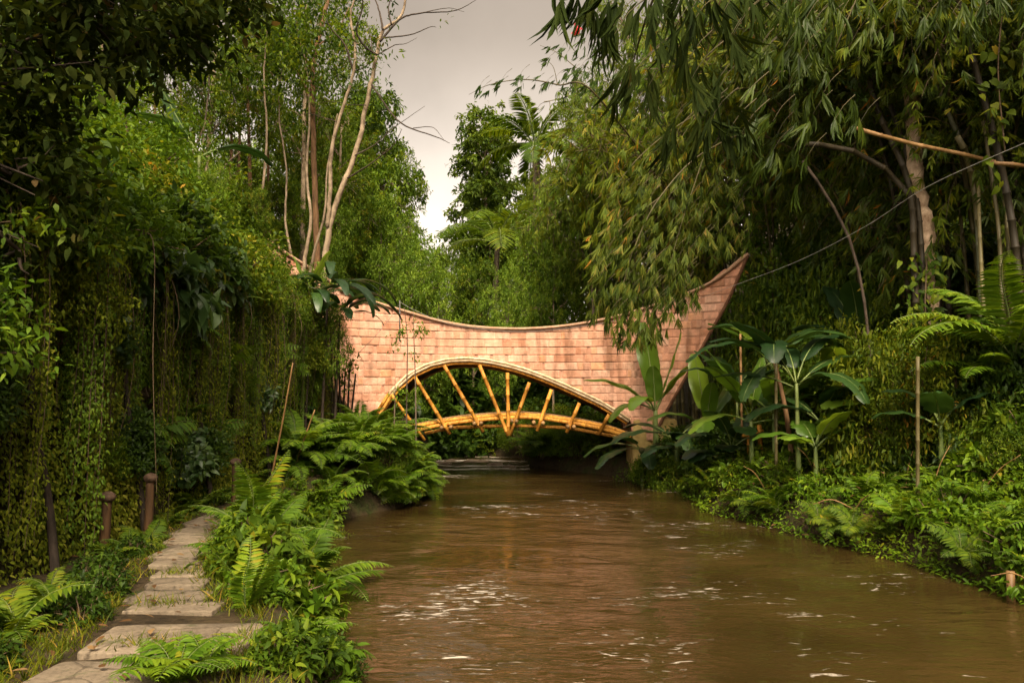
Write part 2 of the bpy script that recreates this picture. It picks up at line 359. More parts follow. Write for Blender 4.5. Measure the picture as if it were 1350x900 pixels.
bp = nd(nt,'ShaderNodeBump'); bp.inputs['Strength'].default_value=.6; bp.inputs['Distance'].default_value=.1; Lk(n1.outputs[0],bp.inputs['Height']); Lk(bp.outputs[0],b.inputs['Normal']); Lk(b.outputs[0],out.inputs[0])
tag(obj('rapids', mesh_np('rapids', np.stack([X,Y,Z],-1).reshape(-1,3), [q], smooth=True), mats=[m]), kind='structure')

# ------------------------------------------------------------------ stone material with per block colour
def stone_mat(name, stops, dark=(.33,.17,.11)):
    m, nt, out = new_mat(name); L = nt.links.new
    at = nd(nt,'ShaderNodeAttribute',attribute_name='rnd'); mo = nd(nt,'ShaderNodeAttribute',attribute_name='joint')
    cr = ramp(nt, stops); L(at.outputs['Fac'],cr.inputs[0])
    geo = nd(nt,'ShaderNodeNewGeometry')
    n = nd(nt,'ShaderNodeTexNoise'); n.inputs['Scale'].default_value=9; n.inputs['Detail'].default_value=8; n.inputs['Roughness'].default_value=.7; L(geo.outputs['Position'],n.inputs[0])
    n2 = nd(nt,'ShaderNodeTexNoise'); n2.inputs['Scale'].default_value=.7; n2.inputs['Detail'].default_value=4; L(geo.outputs['Position'],n2.inputs[0])
    c2 = ramp(nt,[(.3,(.68,.63,.6)),(.7,(1.3,1.27,1.22))]); L(n.outputs[0],c2.inputs[0])
    mps = nd(nt,'ShaderNodeMapping'); mps.inputs['Scale'].default_value=(2.2,2.2,.28); L(geo.outputs['Position'],mps.inputs[0]); L(mps.outputs[0],n2.inputs[0]); n2.inputs['Scale'].default_value=1.6; n2.inputs['Detail'].default_value=6
    c3 = ramp(nt,[(.32,(.52,.48,.42)),(.46,(.92,.9,.87)),(.65,(1.12,1.1,1.08))]); L(n2.outputs[0],c3.inputs[0])
    a = nd(nt,'ShaderNodeMix',data_type='RGBA',blend_type='MULTIPLY'); a.inputs[0].default_value=.8; L(cr.outputs[0],a.inputs[6]); L(c2.outputs[0],a.inputs[7])
    c = nd(nt,'ShaderNodeMix',data_type='RGBA',blend_type='MULTIPLY'); c.inputs[0].default_value=1; L(a.outputs[2],c.inputs[6]); L(c3.outputs[0],c.inputs[7])
    n4 = nd(nt,'ShaderNodeTexNoise'); n4.inputs['Scale'].default_value=1.1; n4.inputs['Detail'].default_value=9; n4.inputs['Roughness'].default_value=.68; L(geo.outputs['Position'],n4.inputs[0])
    st_ = nd(nt,'ShaderNodeMapRange'); st_.inputs[1].default_value=.55; st_.inputs[2].default_value=.72; st_.inputs[4].default_value=.5; L(n4.outputs[0],st_.inputs[0])
    cs = nd(nt,'ShaderNodeMix',data_type='RGBA'); L(st_.outputs[0],cs.inputs[0]); L(c.outputs[2],cs.inputs[6]); cs.inputs[7].default_value=(.2,.14,.075,1); c = cs
    d = nd(nt,'ShaderNodeMix',data_type='RGBA'); L(mo.outputs['Fac'],d.inputs[0]); L(c.outputs[2],d.inputs[6]); d.inputs[7].default_value=(*dark,1)
    b = nd(nt,'ShaderNodeBsdfPrincipled'); b.inputs['Roughness'].default_value=.8; b.inputs['Specular IOR Level'].default_value=.3; L(d.outputs[2],b.inputs['Base Color'])
    bp = nd(nt,'ShaderNodeBump'); bp.inputs['Strength'].default_value=.5; bp.inputs['Distance'].default_value=.015; L(n.outputs[0],bp.inputs['Height']); L(bp.outputs[0],b.inputs['Normal'])
    L(b.outputs[0],out.inputs[0]); return m
M['pink_stone'] = stone_mat('pink_stone', [(0,(.47,.225,.135)),(.25,(.55,.29,.19)),(.5,(.60,.34,.235)),(.75,(.66,.41,.30)),(.9,(.55,.31,.22)),(1,(.62,.33,.18))])
M['coping']     = bark_mat('coping', (.3,.17,.1), (.52,.33,.21), scale=5, stretch=1, bump=.3)
M['edge_trim']  = bark_mat('edge_trim', (.09,.04,.02), (.22,.105,.055), scale=5, stretch=1, bump=.3)
def slab_mat():
    m, nt, out = new_mat('slab_stone'); L = nt.links.new; geo = nd(nt,'ShaderNodeNewGeometry'); at = nd(nt,'ShaderNodeAttribute',attribute_name='rnd')
    def ns(s,d,r=.6):
        n = nd(nt,'ShaderNodeTexNoise'); n.inputs['Scale'].default_value=s; n.inputs['Detail'].default_value=d; n.inputs['Roughness'].default_value=r; L(geo.outputs['Position'],n.inputs[0]); return n
    def mul(a,b_,f=1):
        x = nd(nt,'ShaderNodeMix',data_type='RGBA',blend_type='MULTIPLY'); x.inputs[0].default_value=f; L(a,x.inputs[6]); L(b_,x.inputs[7]); return x.outputs[2]
    n1,n2,n3 = ns(2.2,7,.65),ns(28,5,.7),ns(5,6,.7)
    c = ramp(nt,[(.3,(.095,.074,.05)),(.5,(.165,.13,.088)),(.7,(.23,.185,.13))]); L(n1.outputs[0],c.inputs[0])
    g_ = ramp(nt,[(.3,(.55,.53,.5)),(.5,(1,1,1)),(.75,(1.25,1.22,1.18))]); L(n2.outputs[0],g_.inputs[0]); o1 = mul(c.outputs[0],g_.outputs[0])
    v = nd(nt,'ShaderNodeTexVoronoi'); v.feature='DISTANCE_TO_EDGE'; v.inputs['Scale'].default_value=1.5
    wv = nd(nt,'ShaderNodeMix',data_type='RGBA'); wv.inputs[0].default_value=.12; L(geo.outputs['Position'],wv.inputs[6]); L(n3.outputs['Color'],wv.inputs[7]); L(wv.outputs[2],v.inputs[0])
    cr = ramp(nt,[(.0,(.3,.28,.25)),(.018,(1,1,1))]); L(v.outputs['Distance'],cr.inputs[0]); o2 = mul(o1,cr.outputs[0],.8)
    mo = ramp(nt,[(.56,(0,0,0)),(.68,(1,1,1))]); L(n3.outputs[0],mo.inputs[0]); mm = nd(nt,'ShaderNodeMix',data_type='RGBA'); sc_ = nd(nt,'ShaderNodeMath',operation='MULTIPLY'); L(mo.outputs[0],sc_.inputs[0]); sc_.inputs[1].default_value=.65; L(sc_.outputs[0],mm.inputs[0]); L(o2,mm.inputs[6]); mm.inputs[7].default_value=(.045,.055,.015,1)
    mr = nd(nt,'ShaderNodeMapRange'); mr.inputs[3].default_value=.8; mr.inputs[4].default_value=1.15; L(at.outputs['Fac'],mr.inputs[0])
    b = nd(nt,'ShaderNodeBsdfPrincipled'); b.inputs['Roughness'].default_value=.8; b.inputs['Specular IOR Level'].default_value=.3; L(mul(mm.outputs[2],mr.outputs[0]),b.inputs['Base Color'])
    ad = nd(nt,'ShaderNodeMath',operation='MULTIPLY_ADD'); L(n2.outputs[0],ad.inputs[0]); ad.inputs[1].default_value=.35; L(n1.outputs[0],ad.inputs[2])
    bp = nd(nt,'ShaderNodeBump'); bp.inputs['Strength'].default_value=.9; bp.inputs['Distance'].default_value=.03; L(ad.outputs[0],bp.inputs['Height']); L(bp.outputs[0],b.inputs['Normal']); L(b.outputs[0],out.inputs[0]); return m
M['slab_stone'] = slab_mat()
M['pier_stone'] = bark_mat('pier_stone', (.22,.15,.045), (.46,.34,.13), scale=3, stretch=1, bump=.6)
M['rock']       = bark_mat('rock', (.07,.05,.035), (.2,.15,.1), scale=3, stretch=1, bump=.6)
M['brickred']   = bark_mat('brickred', (.17,.08,.045), (.3,.16,.09), scale=5, stretch=1, bump=.4)

# ------------------------------------------------------------------ bridge
def bd(px): return 22-2.0*((np.asarray(px,float)-690)/300)**2
TOP=[(352,316),(370,330),(400,349),(430,368),(460,388),(500,401),(540,413),(580,424),(620,431),(660,434),(700,434),(740,431),(780,425),(820,416),(860,404),(900,390),(930,377),(955,362),(986,336)]
ARCH=[(484,568),(492,553),(500,540),(515,519),(535,498),(560,483),(590,475),(620,473.5),(650,477),(690,487),(730,502),(770,520),(800,535),(832,556)]
BOT=[(352,318),(388,430),(430,497),(465,545),(480,572)]+ARCH+[(834,580),(866,580),(868,560),(885,530),(905,495),(935,440),(960,395),(986,336)]
# rough hewn block face: grid over the wall outline, warped into world space
cols = np.unique(np.concatenate([np.arange(352.5,986,1.0),[484,832,834,866,868]]))
topc = curve_pts(TOP, 400); topy = np.interp(cols, topc[:,0], topc[:,1])
boty = np.interp(cols, [p[0] for p in BOT], [p[1] for p in BOT])
archc = curve_pts(ARCH, 300); am = (cols>=484)&(cols<=832); boty[am] = np.interp(cols[am], archc[:,0], archc[:,1])
boty = np.maximum(boty, topy+.4)
nv = 190
tt = np.linspace(0,1,nv)
PXg = np.repeat(cols[:,None],nv,1); PYg = topy[:,None]+(boty-topy)[:,None]*tt[None]
def Pgrid(px,py,d):
    a=(px-675)/FPX; b=(450-py)/FPX; fy=math.cos(PITCH)-b*math.sin(PITCH); fz=math.sin(PITCH)+b*math.cos(PITCH)
    return np.stack([a/fy*d, d*np.ones_like(a), CAM_H+fz/fy*d],-1)
D = bd(PXg)+.35*((PYg-480)/150)*0
W = Pgrid(PXg,PYg,D)
# arc length along the wall
mid = Pgrid(cols,np.full(len(cols),480.),bd(cols)); s_ = np.concatenate([[0],np.cumsum(np.linalg.norm(np.diff(mid[:,:2],axis=0),axis=1))])
S = np.repeat(s_[:,None],nv,1); Zw = W[...,2]
ch = .212; row = np.floor(Zw/ch).astype(int); fz_ = Zw/ch-row
hr = np.random.default_rng(4); ro = hr.random(200); BL=.42
u = S/BL+ro[row%200]; bi = np.floor(u).astype(int)
jt = hr.random((200,80))*.5-.25
b0 = bi+jt[row%200,bi%80]; lt = u<b0; bi = np.where(lt,bi-1,bi); b0 = bi+jt[row%200,bi%80]; b1 = bi+1+jt[row%200,(bi+1)%80]
du = np.minimum(u-b0,b1-u)*BL; dz = np.minimum(fz_,1-fz_)*ch
cid = hr.random((200,80)); crnd = cid[row%200,bi%80]
# a fine chisel line splits some blocks in two
half = (b0+b1)/2; cut = hr.random((200,80))[row%200,bi%80]>.2
dmid = np.abs(u-half)*BL
e = np.minimum(du,dz); joint = np.maximum(np.clip(1-(dz-.001)/.010,0,1), .5*np.clip(1-(du-.001)/.010,0,1))
joint = np.maximum(joint, np.where(cut,.42*np.clip(1-(dmid-.003)/.009,0,1),0))
crnd2 = np.where(cut&(u>half), (crnd*.6+hr.random((200,80))[row%200,bi%80]*.4), crnd)
pil = np.clip(e/.02,0,1)**.6
rough = .010*Wob(41,14,12)(W[...,0],W[...,1],Zw)+.006*Wob(42,38,12)(W[...,0],W[...,1],Zw)+.012*(hr.random((200,80))[row%200,bi%80]-.5)
tiltb = .03*(hr.random((200,80))-.5)[row%200,bi%80]*(fz_-.5)
disp = (.022+rough+tiltb)*pil-.012*joint
Wd = W.copy(); Wd[...,1] -= disp
nc = len(cols); i = np.arange(nc-1)[:,None]*nv+np.arange(nv-1)[None]
q = np.stack([i,i+1,i+nv+1,i+nv],-1).reshape(-1,4)
TH=.42
Vf = Wd.reshape(-1,3); nF=len(Vf)
# back and rims of the wall
bt = W[:,0].copy(); bb = W[:,-1].copy(); bt[:,1]+=TH; bb[:,1]+=TH
Vb = np.concatenate([bt,bb]); k=np.arange(nc-1)
topidx=np.arange(nc)*nv; botidx=topidx+nv-1
qb = np.concatenate([np.stack([nF+k,nF+k+1,nF+nc+k+1,nF+nc+k],-1), np.stack([topidx[k],topidx[k+1],nF+k+1,nF+k],-1), np.stack([botidx[k+1],botidx[k],nF+nc+k,nF+nc+k+1],-1)])
bridge = thing('stone_bridge','swooping pink stone block bridge with a golden bamboo arch truss over the brown river','bridge',(0,0,0))
obj('wall', mesh_np('wall', np.concatenate([Vf,Vb]), [np.concatenate([q,qb])], attrs={'rnd':np.concatenate([crnd2.ravel(),np.full(2*nc,.4)]),'joint':np.concatenate([joint.ravel(),np.zeros(2*nc)])}), bridge, mats=[M['pink_stone']])
# rear wall of the bridge, 1.9 m upstream
DY=1.9
rw = W[::6].copy(); rw = rw[:, ::8]; rw[...,1]+=DY
n0,n1_=rw.shape[:2]; rb = rw.copy(); rb[...,1]+=.4
i = np.arange(n0-1)[:,None]*n1_+np.arange(n1_-1)[None]
qf=np.stack([i,i+1,i+n1_+1,i+n1_],-1).reshape(-1,4); N_=n0*n1_
k=np.arange(n0-1)
rims=np.concatenate([np.stack([k*n1_,(k+1)*n1_,N_+(k+1)*n1_,N_+k*n1_],-1),np.stack([(k+1)*n1_+n1_-1,k*n1_+n1_-1,N_+k*n1_+n1_-1,N_+(k+1)*n1_+n1_-1],-1)])
obj('rear_wall', mesh_np('rear_wall', np.concatenate([rw.reshape(-1,3),rb.reshape(-1,3)]), [np.concatenate([qf,qf[:,::-1]+N_,rims])], attrs={'rnd':np.full(2*N_,.3),'joint':np.zeros(2*N_)}), bridge, mats=[M['pink_stone']])
# coping along the top edge
def strip_along(pix, d_of, half_h, y0, y1, name, mat, lift=0.0):
    c = curve_pts(pix, 160); A = Pgrid(c[:,0],c[:,1],d_of(c[:,0])); t = nrm(np.gradient(A,axis=0)); up = nrm(np.cross(t,np.array([0,1.,0])))
    up *= np.sign(up[:,2:3]+1e-9) if abs(up[:,2]).mean()>.3 else 1
    ring=[]
    for (sy,su) in ((y0,-half_h),(y0,half_h),(y1,half_h),(y1,-half_h)):
        ring.append(A+up*(su+lift)+np.array([0,sy,0]))
    V=np.stack(ring,1).reshape(-1,3); n=len(A); k=np.arange(n-1)[:,None]*4; j=np.arange(4)[None]; jj=(j+1)%4
    qq=np.stack([k+j,k+jj,k+4+jj,k+4+j],-1).reshape(-1,4)
    caps=np.array([[0,3,2,1],[4*n-4,4*n-3,4*n-2,4*n-1]])
    return obj(name, mesh_np(name,V,[np.concatenate([qq,caps])],attrs={'rnd':np.full(len(V),.5)}), bridge, mats=[mat])
strip_along(TOP, bd, .035, -.09, TH+.06, 'coping', M['coping'], .02)
strip_along([(868,562),(885,530),(905,495),(935,440),(960,395),(985,338)], bd, .035, -.07, TH+.05, 'edge_trim', M['edge_trim'])
strip_along([(353,322),(388,430),(430,497),(465,545),(480,572)], bd, .035, -.07, TH+.05, 'edge_trim', M['edge_trim'])
# vault between the two arches
a3 = Pgrid(archc[:,0],archc[:,1],bd(archc[:,0])); inner=a3.copy(); inner[:,2]-=.03
V=np.concatenate([inner+[0,.04,0], inner+[0,DY+.3,0]]); n=len(a3); k=np.arange(n-1)
Vt=np.concatenate([V, V+[0,0,-.05]])
qq=np.concatenate([np.stack([k,k+1,n+k+1,n+k],-1), np.stack([2*n+k+1,2*n+k,3*n+k,3*n+k+1],-1), np.stack([k,2*n+k,2*n+k+1,k+1],-1)])
obj('vault', mesh_np('vault',Vt,[qq],attrs={'rnd':np.full(len(Vt),.3)}), bridge, mats=[M['culm_dark']])
# laminated bamboo rim: bands of split bamboo, pale outside and golden inside
def arch_off(off, dy):
    c=archc; A=Pgrid(c[:,0],c[:,1],bd(c[:,0])); t=nrm(np.gradient(A,axis=0)); up=nrm(np.cross(t,np.array([0,1.,0]))); up*=np.sign(up[:,2:3])
    return A+up*off+np.array([0,dy,0])
for off,dy,r,mt,nm in ((.03,-.1,.036,'rim_pale','rim_band'),(-.04,-.09,.034,'rim_pale','rim_band'),(-.11,-.02,.032,'bamboo_gold','rim_band'),(-.12,DY-.05,.05,'bamboo_dry','rim_band')):
    tb=Tubes(); bamboo_pole(tb, arch_off(off,dy)[::3], r, seg=.55); obj(nm, tb.mesh(nm), bridge, mats=[M[mt]])
def pole(name, pts, dd, r, mt, seg=.35):
    c=np.array([P(x,y,float(bd(x))+dd) for x,y in pts]); n=max(12,int(len(pts)*8))
    tb=Tubes(); bamboo_pole(tb, curve_pts(c,n) if len(c)>2 else np.linspace(c[0],c[1],10), r, seg=seg); return obj(name, tb.mesh(name), bridge, mats=[M[mt]])
CH1=[(494,577),(520,569),(553,561),(600,552.5),(656,547.5),(690,546.5),(737,551),(793,561),(831,573)]
CH2=[(494,582),(520,574),(553,566),(600,557),(662,551),(700,550),(737,554.5),(793,565),(831,577)]
CH3=[(560,571),(596,564),(632,562),(680,561),(720,562.5),(755,565),(827,578)]
for dd in (.02,DY-.1):
    pole('lower_chord',CH1,dd+.08,.055,'bamboo_gold'); pole('lower_chord',CH2,dd-.07,.055,'bamboo_gold'); pole('lower_chord',CH3,dd+.12,.045,'bamboo_gold')
ST=[((516,521),(497,552)),((512,519),(494,548)),((516,520),(560,580)),((547,497),(593,572)),((585,481),(637,569)),((632,481),(670,574)),((669,491),(670.5,574)),((698,504),(672,574)),((727,513),(708,568)),((764,531),(747,570)),((803,546),(789,573))]
for n_,(a_,b_) in enumerate(ST):
    for dd in (-.16,DY+.05):
        if n_==1 and dd>0: continue
        pole('strut',(a_,b_),dd,.05 if n_>2 else .042,'bamboo_gold',.42)
for (x_,y_) in ((582,563.5),(594,563),(625,558),(634,557.5),(675,554.5),(681,555),(704,557),(716,557.5),(749,562),(757,562.5),(829,573)):
    A=P(x_,y_,float(bd(x_))-.3); tb=Tubes(); bamboo_pole(tb,np.linspace(A,A+[0,DY+.6,0],8),.05); obj('cross_pole',tb.mesh('cross_pole'),bridge,mats=[M['bamboo_dry']])
# woven deck between the chords
c=curve_pts([P(x,y-2.2,float(bd(x))) for x,y in CH1],60); V=np.concatenate([c+[0,.1,0],c+[0,DY,0],c+[0,.1,.03],c+[0,DY,.03]]); n=60; k=np.arange(n-1)
obj('deck',mesh_np('deck',V,[np.concatenate([np.stack([k+1,k,n+k,n+k+1],-1),np.stack([2*n+k,2*n+k+1,3*n+k+1,3*n+k],-1),np.stack([k,k+1,2*n+k+1,2*n+k],-1)])],attrs={'rnd':np.full(4*n,.4)}),bridge,mats=[M['bamboo_dry']])
def rough_block(name, c, size, mat, parent=None, seed=0, amp=.06, sub=5):
    g=np.linspace(-1,1,sub); V=[];F=[];n0=0
    import itertools
    for ax in range(3):
        for sg in (-1,1):
            A,B=np.meshgrid(g,g); Cc=np.full_like(A,sg); arr=[None]*3; arr[ax]=Cc; arr[(ax+1)%3]=A; arr[(ax+2)%3]=B
            p=np.stack(arr,-1).reshape(-1,3); V.append(p); i=np.arange(sub-1)[:,None]*sub+np.arange(sub-1)[None]
            qd=np.stack([i,i+1,i+sub+1,i+sub],-1).reshape(-1,4); F.append((qd if sg>0 else qd[:,::-1])+n0); n0+=sub*sub
    V=np.concatenate(V); rl=np.linalg.norm(V,axis=1,keepdims=True); V=V*(1-.10*(rl-1)/.73)
    w=Wob(seed+100,2.6); V=V*(np.array(size)/2); s_=V/np.max(size)*2
    V=V+amp*np.stack([w(s_[:,0]*2,s_[:,1]*2,s_[:,2]*2+k*7) for k in range(3)],-1)
    me=mesh_np(name,V,[np.concatenate(F)],smooth=True,attrs={'rnd':np.full(len(V),.5)})
    return obj(name,me,parent,loc=c,mats=[mat])
A=P(848,600,21.6); rough_block('pier',(A[0],A[1]+.5,.7),(.62,1.4,2.0),M['pier_stone'],bridge,3)
A=P(470,592,21.4); rough_block('abutment',(A[0],A[1]+.9,.75),(.8,1.9,1.5),M['pier_stone'],bridge,4)
A=P(868,575,21.2); rough_block('abutment',(A[0]+.2,A[1]+.9,1.0),(.7,1.7,1.4),M['pier_stone'],bridge,5)

# ------------------------------------------------------------------ stepping slabs
SLABS=[(150,884,250),(232,826,200),(230,789,118),(224,775,96),(236,758,74),(237,747,64),(238,735,70),(232,725,60),(256,716,70),(256,706,62),(262,695,56),(270,684,50),(287,676,44),(300,668,34)]
SL_LAB=['large worn sandstone slab cut by the bottom edge of the photo, nearest on the path','broad sandstone slab with grass along its front edge, second of the path',
 'cracked tan slab with a small dry leaf, third of the path','narrow tan slab, fourth of the path from the camera','narrow tan slab, fifth of the path from the camera','thin strip of slab, sixth of the path from the camera',
 'tan slab, seventh of the path from the camera','thin slab, eighth of the path from the camera','tan slab, ninth of the path from the camera','tan slab, tenth of the path from the camera','slab partly under fern, eleventh of the path','slab partly under fern, twelfth of the path',
 'small far slab beside ferns, thirteenth of the path','last visible small slab of the path where ferns close over it']
for n_,(px,py,wpx) in enumerate(SLABS):
    d=(CAM_H-.66)*FPX/(py-520)
    for _ in range(6): d=(CAM_H-(float(zt(d))+.05))*FPX/(py-520)
    c=P(px,py,d); w=wpx/FPX*d
    if n_+1<len(SLABS): 
        py2=SLABS[n_+1][1]; d2=(CAM_H-(float(zt(d))+.05))*FPX/(py2-520)
    dep=max(.26,min(.8,(d2-d)*.84))
    nb=36; an=np.linspace(0,2*PI,nb,endpoint=False); g=np.random.default_rng(n_+50)
    sq=lambda a,p: np.sign(a)*np.abs(a)**p
    bx=sq(np.cos(an),.17)*w/2*(1+.05*Wob(n_+60,3)(np.cos(an),np.sin(an))); by=sq(np.sin(an),.17)*dep/2*(1+.07*Wob(n_+80,3)(np.cos(an),np.sin(an)))
    rings=[(1.0,-.16),(1.0,.006),(.993,.014),(.98,.018),(.6,.021),(.25,.021)]
    V=[];wn=Wob(n_+10,6)
    for s_r,z in rings: V.append(np.stack([bx*s_r,by*s_r,z+.006*wn(bx*s_r,by*s_r)],-1))
    V=np.concatenate(V+[np.array([[0,0,.024]])]); F=[]
    j=np.arange(nb);jj=(j+1)%nb
    for r in range(len(rings)-1): F.append(np.stack([r*nb+j,r*nb+jj,(r+1)*nb+jj,(r+1)*nb+j],-1))
    r=len(rings)-1; tri=np.stack([r*nb+j,r*nb+jj,np.full(nb,len(V)-1)],-1)
    zz=gz(c[0],d)
    o=obj('stepping_slab',mesh_np('stepping_slab',V,[np.concatenate(F),tri],smooth=False,attrs={'rnd':np.full(len(V),g.random())}),loc=(c[0],d,zz+.012),mats=[M['slab_stone']])
    o.rotation_euler=(g.normal()*.01,g.normal()*.015,g.normal()*.06)
    tag(o,SL_LAB[n_],'paving slab','stone slabs of the riverside path','thing')
# continuing earth and two far slabs up to the bridge foot
for px,py,d,w,lab in ((398,639,15.2,.55,'far pale slab of the path glimpsed between two fern clumps'),(432,604,19.2,.6,'farthest pale slab of the path by the bridge foot')):
    c=P(px,py,d); o=rough_block('stepping_slab',(c[0],d,max(gz(c[0],d)+.04,c[2]-.05)),(w,.5,.14),M['slab_stone'],None,int(px),.02); tag(o,lab,'paving slab','stone slabs of the riverside path','thing')

# ------------------------------------------------------------------ bollards
def bollard(px, pytop, pybase, d, rt, lean, lab, wide=1.7):
    top=P(px,pytop,d); base=np.array([top[0]-lean,d,gz(top[0],d)-.1]); h=top[2]-base[2]
    t=thing('path_post',lab,'post',tuple(base),group='wooden mushroom topped posts along the path')
    top=top-base
    tb=Tubes(); tb.add(curve_pts([np.zeros(3),top*.5+[.01,0,0],top-[0,0,.02]],9),np.linspace(rt*1.05,rt*.92,9),10,.5); obj('shaft',tb.mesh('shaft'),t,mats=[M['post_wood']])
    prof=[(.001,-.05),(.8,-.045),(1.25,-.02),(1.35,.01),(1.1,.035),(.55,.055),(.001,.06)]
    tb=Tubes(); a=np.array([(0,0,z*rt/.05) for r,z in prof]); ax=nrm((top)[None])[0]
    pts=np.array([top+ax*z*rt/.05+np.array([.12*rt,0,0]) for r,z in prof]); tb.add(pts,[r*rt*wide/1.7*1.2 for r,z in prof],12,.5,cap=False); obj('cap',tb.mesh('cap'),t,mats=[M['post_cap']])
    return t
bollard(141,655,722,8.4,.052,.03,'tallest nearest brown post with a tilted dark cap at the foot of the mossy cliff')
bollard(198,630,668,9.2,.05,.02,'dark shaded post half lost against the mossy cliff, second along the path')
bollard(310,609,652,11.5,.05,.0,'warm lit tan post with a round knob, beside the slab path bend')
bollard(413,592,624,17.0,.05,.0,'thin post with a pale knob in front of the far end of the cliff')
bollard(452,561,590,19.3,.05,.0,'pale topped post among ferns near the left foot of the bridge')
bollard(470,547,570,20.4,.045,.0,'dark small post against the pink wall beside the arch foot')
# ================================================================== plant builders
def crown_leaves(buf, C, out, m, twig, L, W, spread, droop, flat=.6):
    n=len(C); cr=rng.random(n)
    T=nrm(out*.7+rvec(n)*.75+np.array([0,0,-droop]))
    Ci=np.repeat(C,m,0); Ti=np.repeat(T,m,0); k=n*m
    t=rng.random((k,1))
    Pp=Ci+Ti*(t-.35)*twig+rng.normal(size=(k,3))*spread
    D=Ti*.6+rvec(k)*.95+np.array([0,0,-droop]); N=np.array([0,0,1.])+rvec(k)*flat
    buf.add(Pp,D,N,L*(.65+.7*rng.random(k)),W*(.7+.6*rng.random(k)),np.clip(.55*np.repeat(cr,m)+.45*rng.random(k),0,1))
def limb(a,b,sag=.15,n=8,wob=.06):
    a=np.asarray(a,float);b=np.asarray(b,float); L=np.linalg.norm(b-a)
    mid=(a+b)/2+np.array([0,0,sag*L])+rng.normal(size=3)*wob*L
    return curve_pts([a,mid,b],n)
def crown_tree(h,r0,lobes,ncl,m,leaf,mats,seed,lean=(0,0),trunk_top=None,twig=.5,spread=.08,droop=.3,T=T_FLAT,forks=0,shell=.35,bare=.12,limb_r=.35):
    """lobes: list of (x,y,z,r); returns (trunk mesh, crown mesh)"""
    global rng; keep=rng; rng=np.random.default_rng(seed)
    tb=Tubes(); lb=Leaves(); lobes=np.array(lobes,float)
    tt=trunk_top or h*.8
    tp=curve_pts([(0,0,-.3),(lean[0]*.2+rng.normal()*.1,lean[1]*.2,tt*.35),(lean[0]*.6+rng.normal()*.12,lean[1]*.6,tt*.7),(lean[0],lean[1],tt)],24)
    tb.add(tp,np.interp(np.linspace(0,1,24),[0,.06,1],[r0*1.35,r0,r0*.35]),9)
    vol=lobes[:,3]**2; vol=vol/vol.sum()
    for lx,ly,lz,lr in lobes:
        f=np.clip(((lz-lr*.9)/tt),.25,.97); a=tp[int(f*23)]
        c=np.array([lx,ly,lz]); lp=limb(a,c,.1,8)
        tb.add(lp,np.linspace(r0*limb_r*(1.1-.5*f),r0*.1,8),6)
        for k in range(max(3,int(6*lr))):
            e=c+rvec(1)[0]*lr*(.5+.45*rng.random()); s=lp[rng.integers(3,8)]
            tb.add(limb(s,e,.05,6,.1),np.linspace(r0*.09+.006,.005,6),4,cap=False)
    idx=rng.choice(len(lobes),size=ncl,p=vol)
    o=rvec(ncl); o[:,2]=o[:,2]*.8+.12; o=nrm(o)
    rad=lobes[idx,3]*(shell+(1-shell)*rng.random(ncl)**.6)*(1+.12*rng.normal(size=ncl))
    C=lobes[idx,:3]+o*rad[:,None]*np.array([1,1,.8])
    crown_leaves(lb,C,o,m,twig,leaf[0],leaf[1],spread,droop)
    for k in rng.choice(ncl,size=int(ncl*bare),replace=False):
        s=lobes[idx[k],:3]+o[k]*rad[k]*.25
        tb.add(np.array([s,(s+C[k])/2+rng.normal(size=3)*.06,C[k]+o[k]*.15]),[.014,.009,.004],3,cap=False)
    res=(tb.mesh('trunk'),lb.mesh('crown',T)); rng=keep
    return res
def rand_lobes(seed,n,z0,z1,R,rl,flat=1.):
    g=np.random.default_rng(seed); out=[]
    for k in range(n):
        t=(k+.5)/n; z=z0+(z1-z0)*t; prof=math.sin(PI*(.15+.8*t))**.7
        a=k*2.4+g.random()*1.2; r=R*prof*(.35+.65*g.random())
        out.append((math.cos(a)*r,math.sin(a)*r*flat,z,rl*(.75+.5*g.random())))
    return out
class Kind:
    """first use() is the builder's own object, the rest are copies"""
    def __init__(s,name,cat,parts,h): s.name=name; s.cat=cat; s.parts=parts; s.h=h; s.root=None
    def use(s,loc,sc,rz,label,group=None,tilt=None):
        if s.root is None:
            s.root=thing(s.name,label,s.cat,loc,rz,group)
            for nm,me,mt in s.parts:
                if isinstance(me,list):
                    for e in me: obj(nm,e,s.root,mats=[M[mt]])
                else: obj(nm,me,s.root,mats=[M[mt]])
            s.root.scale=(sc,)*3 if np.isscalar(sc) else sc
            if tilt: s.root.rotation_euler=(tilt[0],tilt[1],rz)
            return s.root
        return dup(s.root,loc,rz,sc,label,group,tilt)
    def at(s,px,d,pytop,label,group=None,rz=None,wide=1.,tilt=None,dz=0):
        c=P(px,520,d); z=gz(c[0],d)+dz; zt_=P(px,pytop,d)[2]; sc=max(.05,(zt_-z)/s.h)
        return s.use((c[0],d,z),sc if wide==1 else (sc*wide,sc*wide,sc),rng.random()*6.28 if rz is None else rz,label,group,tilt)
def tree_kind(name,cat,h,r0,lobes,ncl,m,leaf,leafm,barkm,seed,**kw):
    t,c=crown_tree(h,r0,lobes,ncl,m,leaf,None,seed,**kw)
    return Kind(name,cat,[('trunk',t,barkm),('crown',c,leafm)],h)

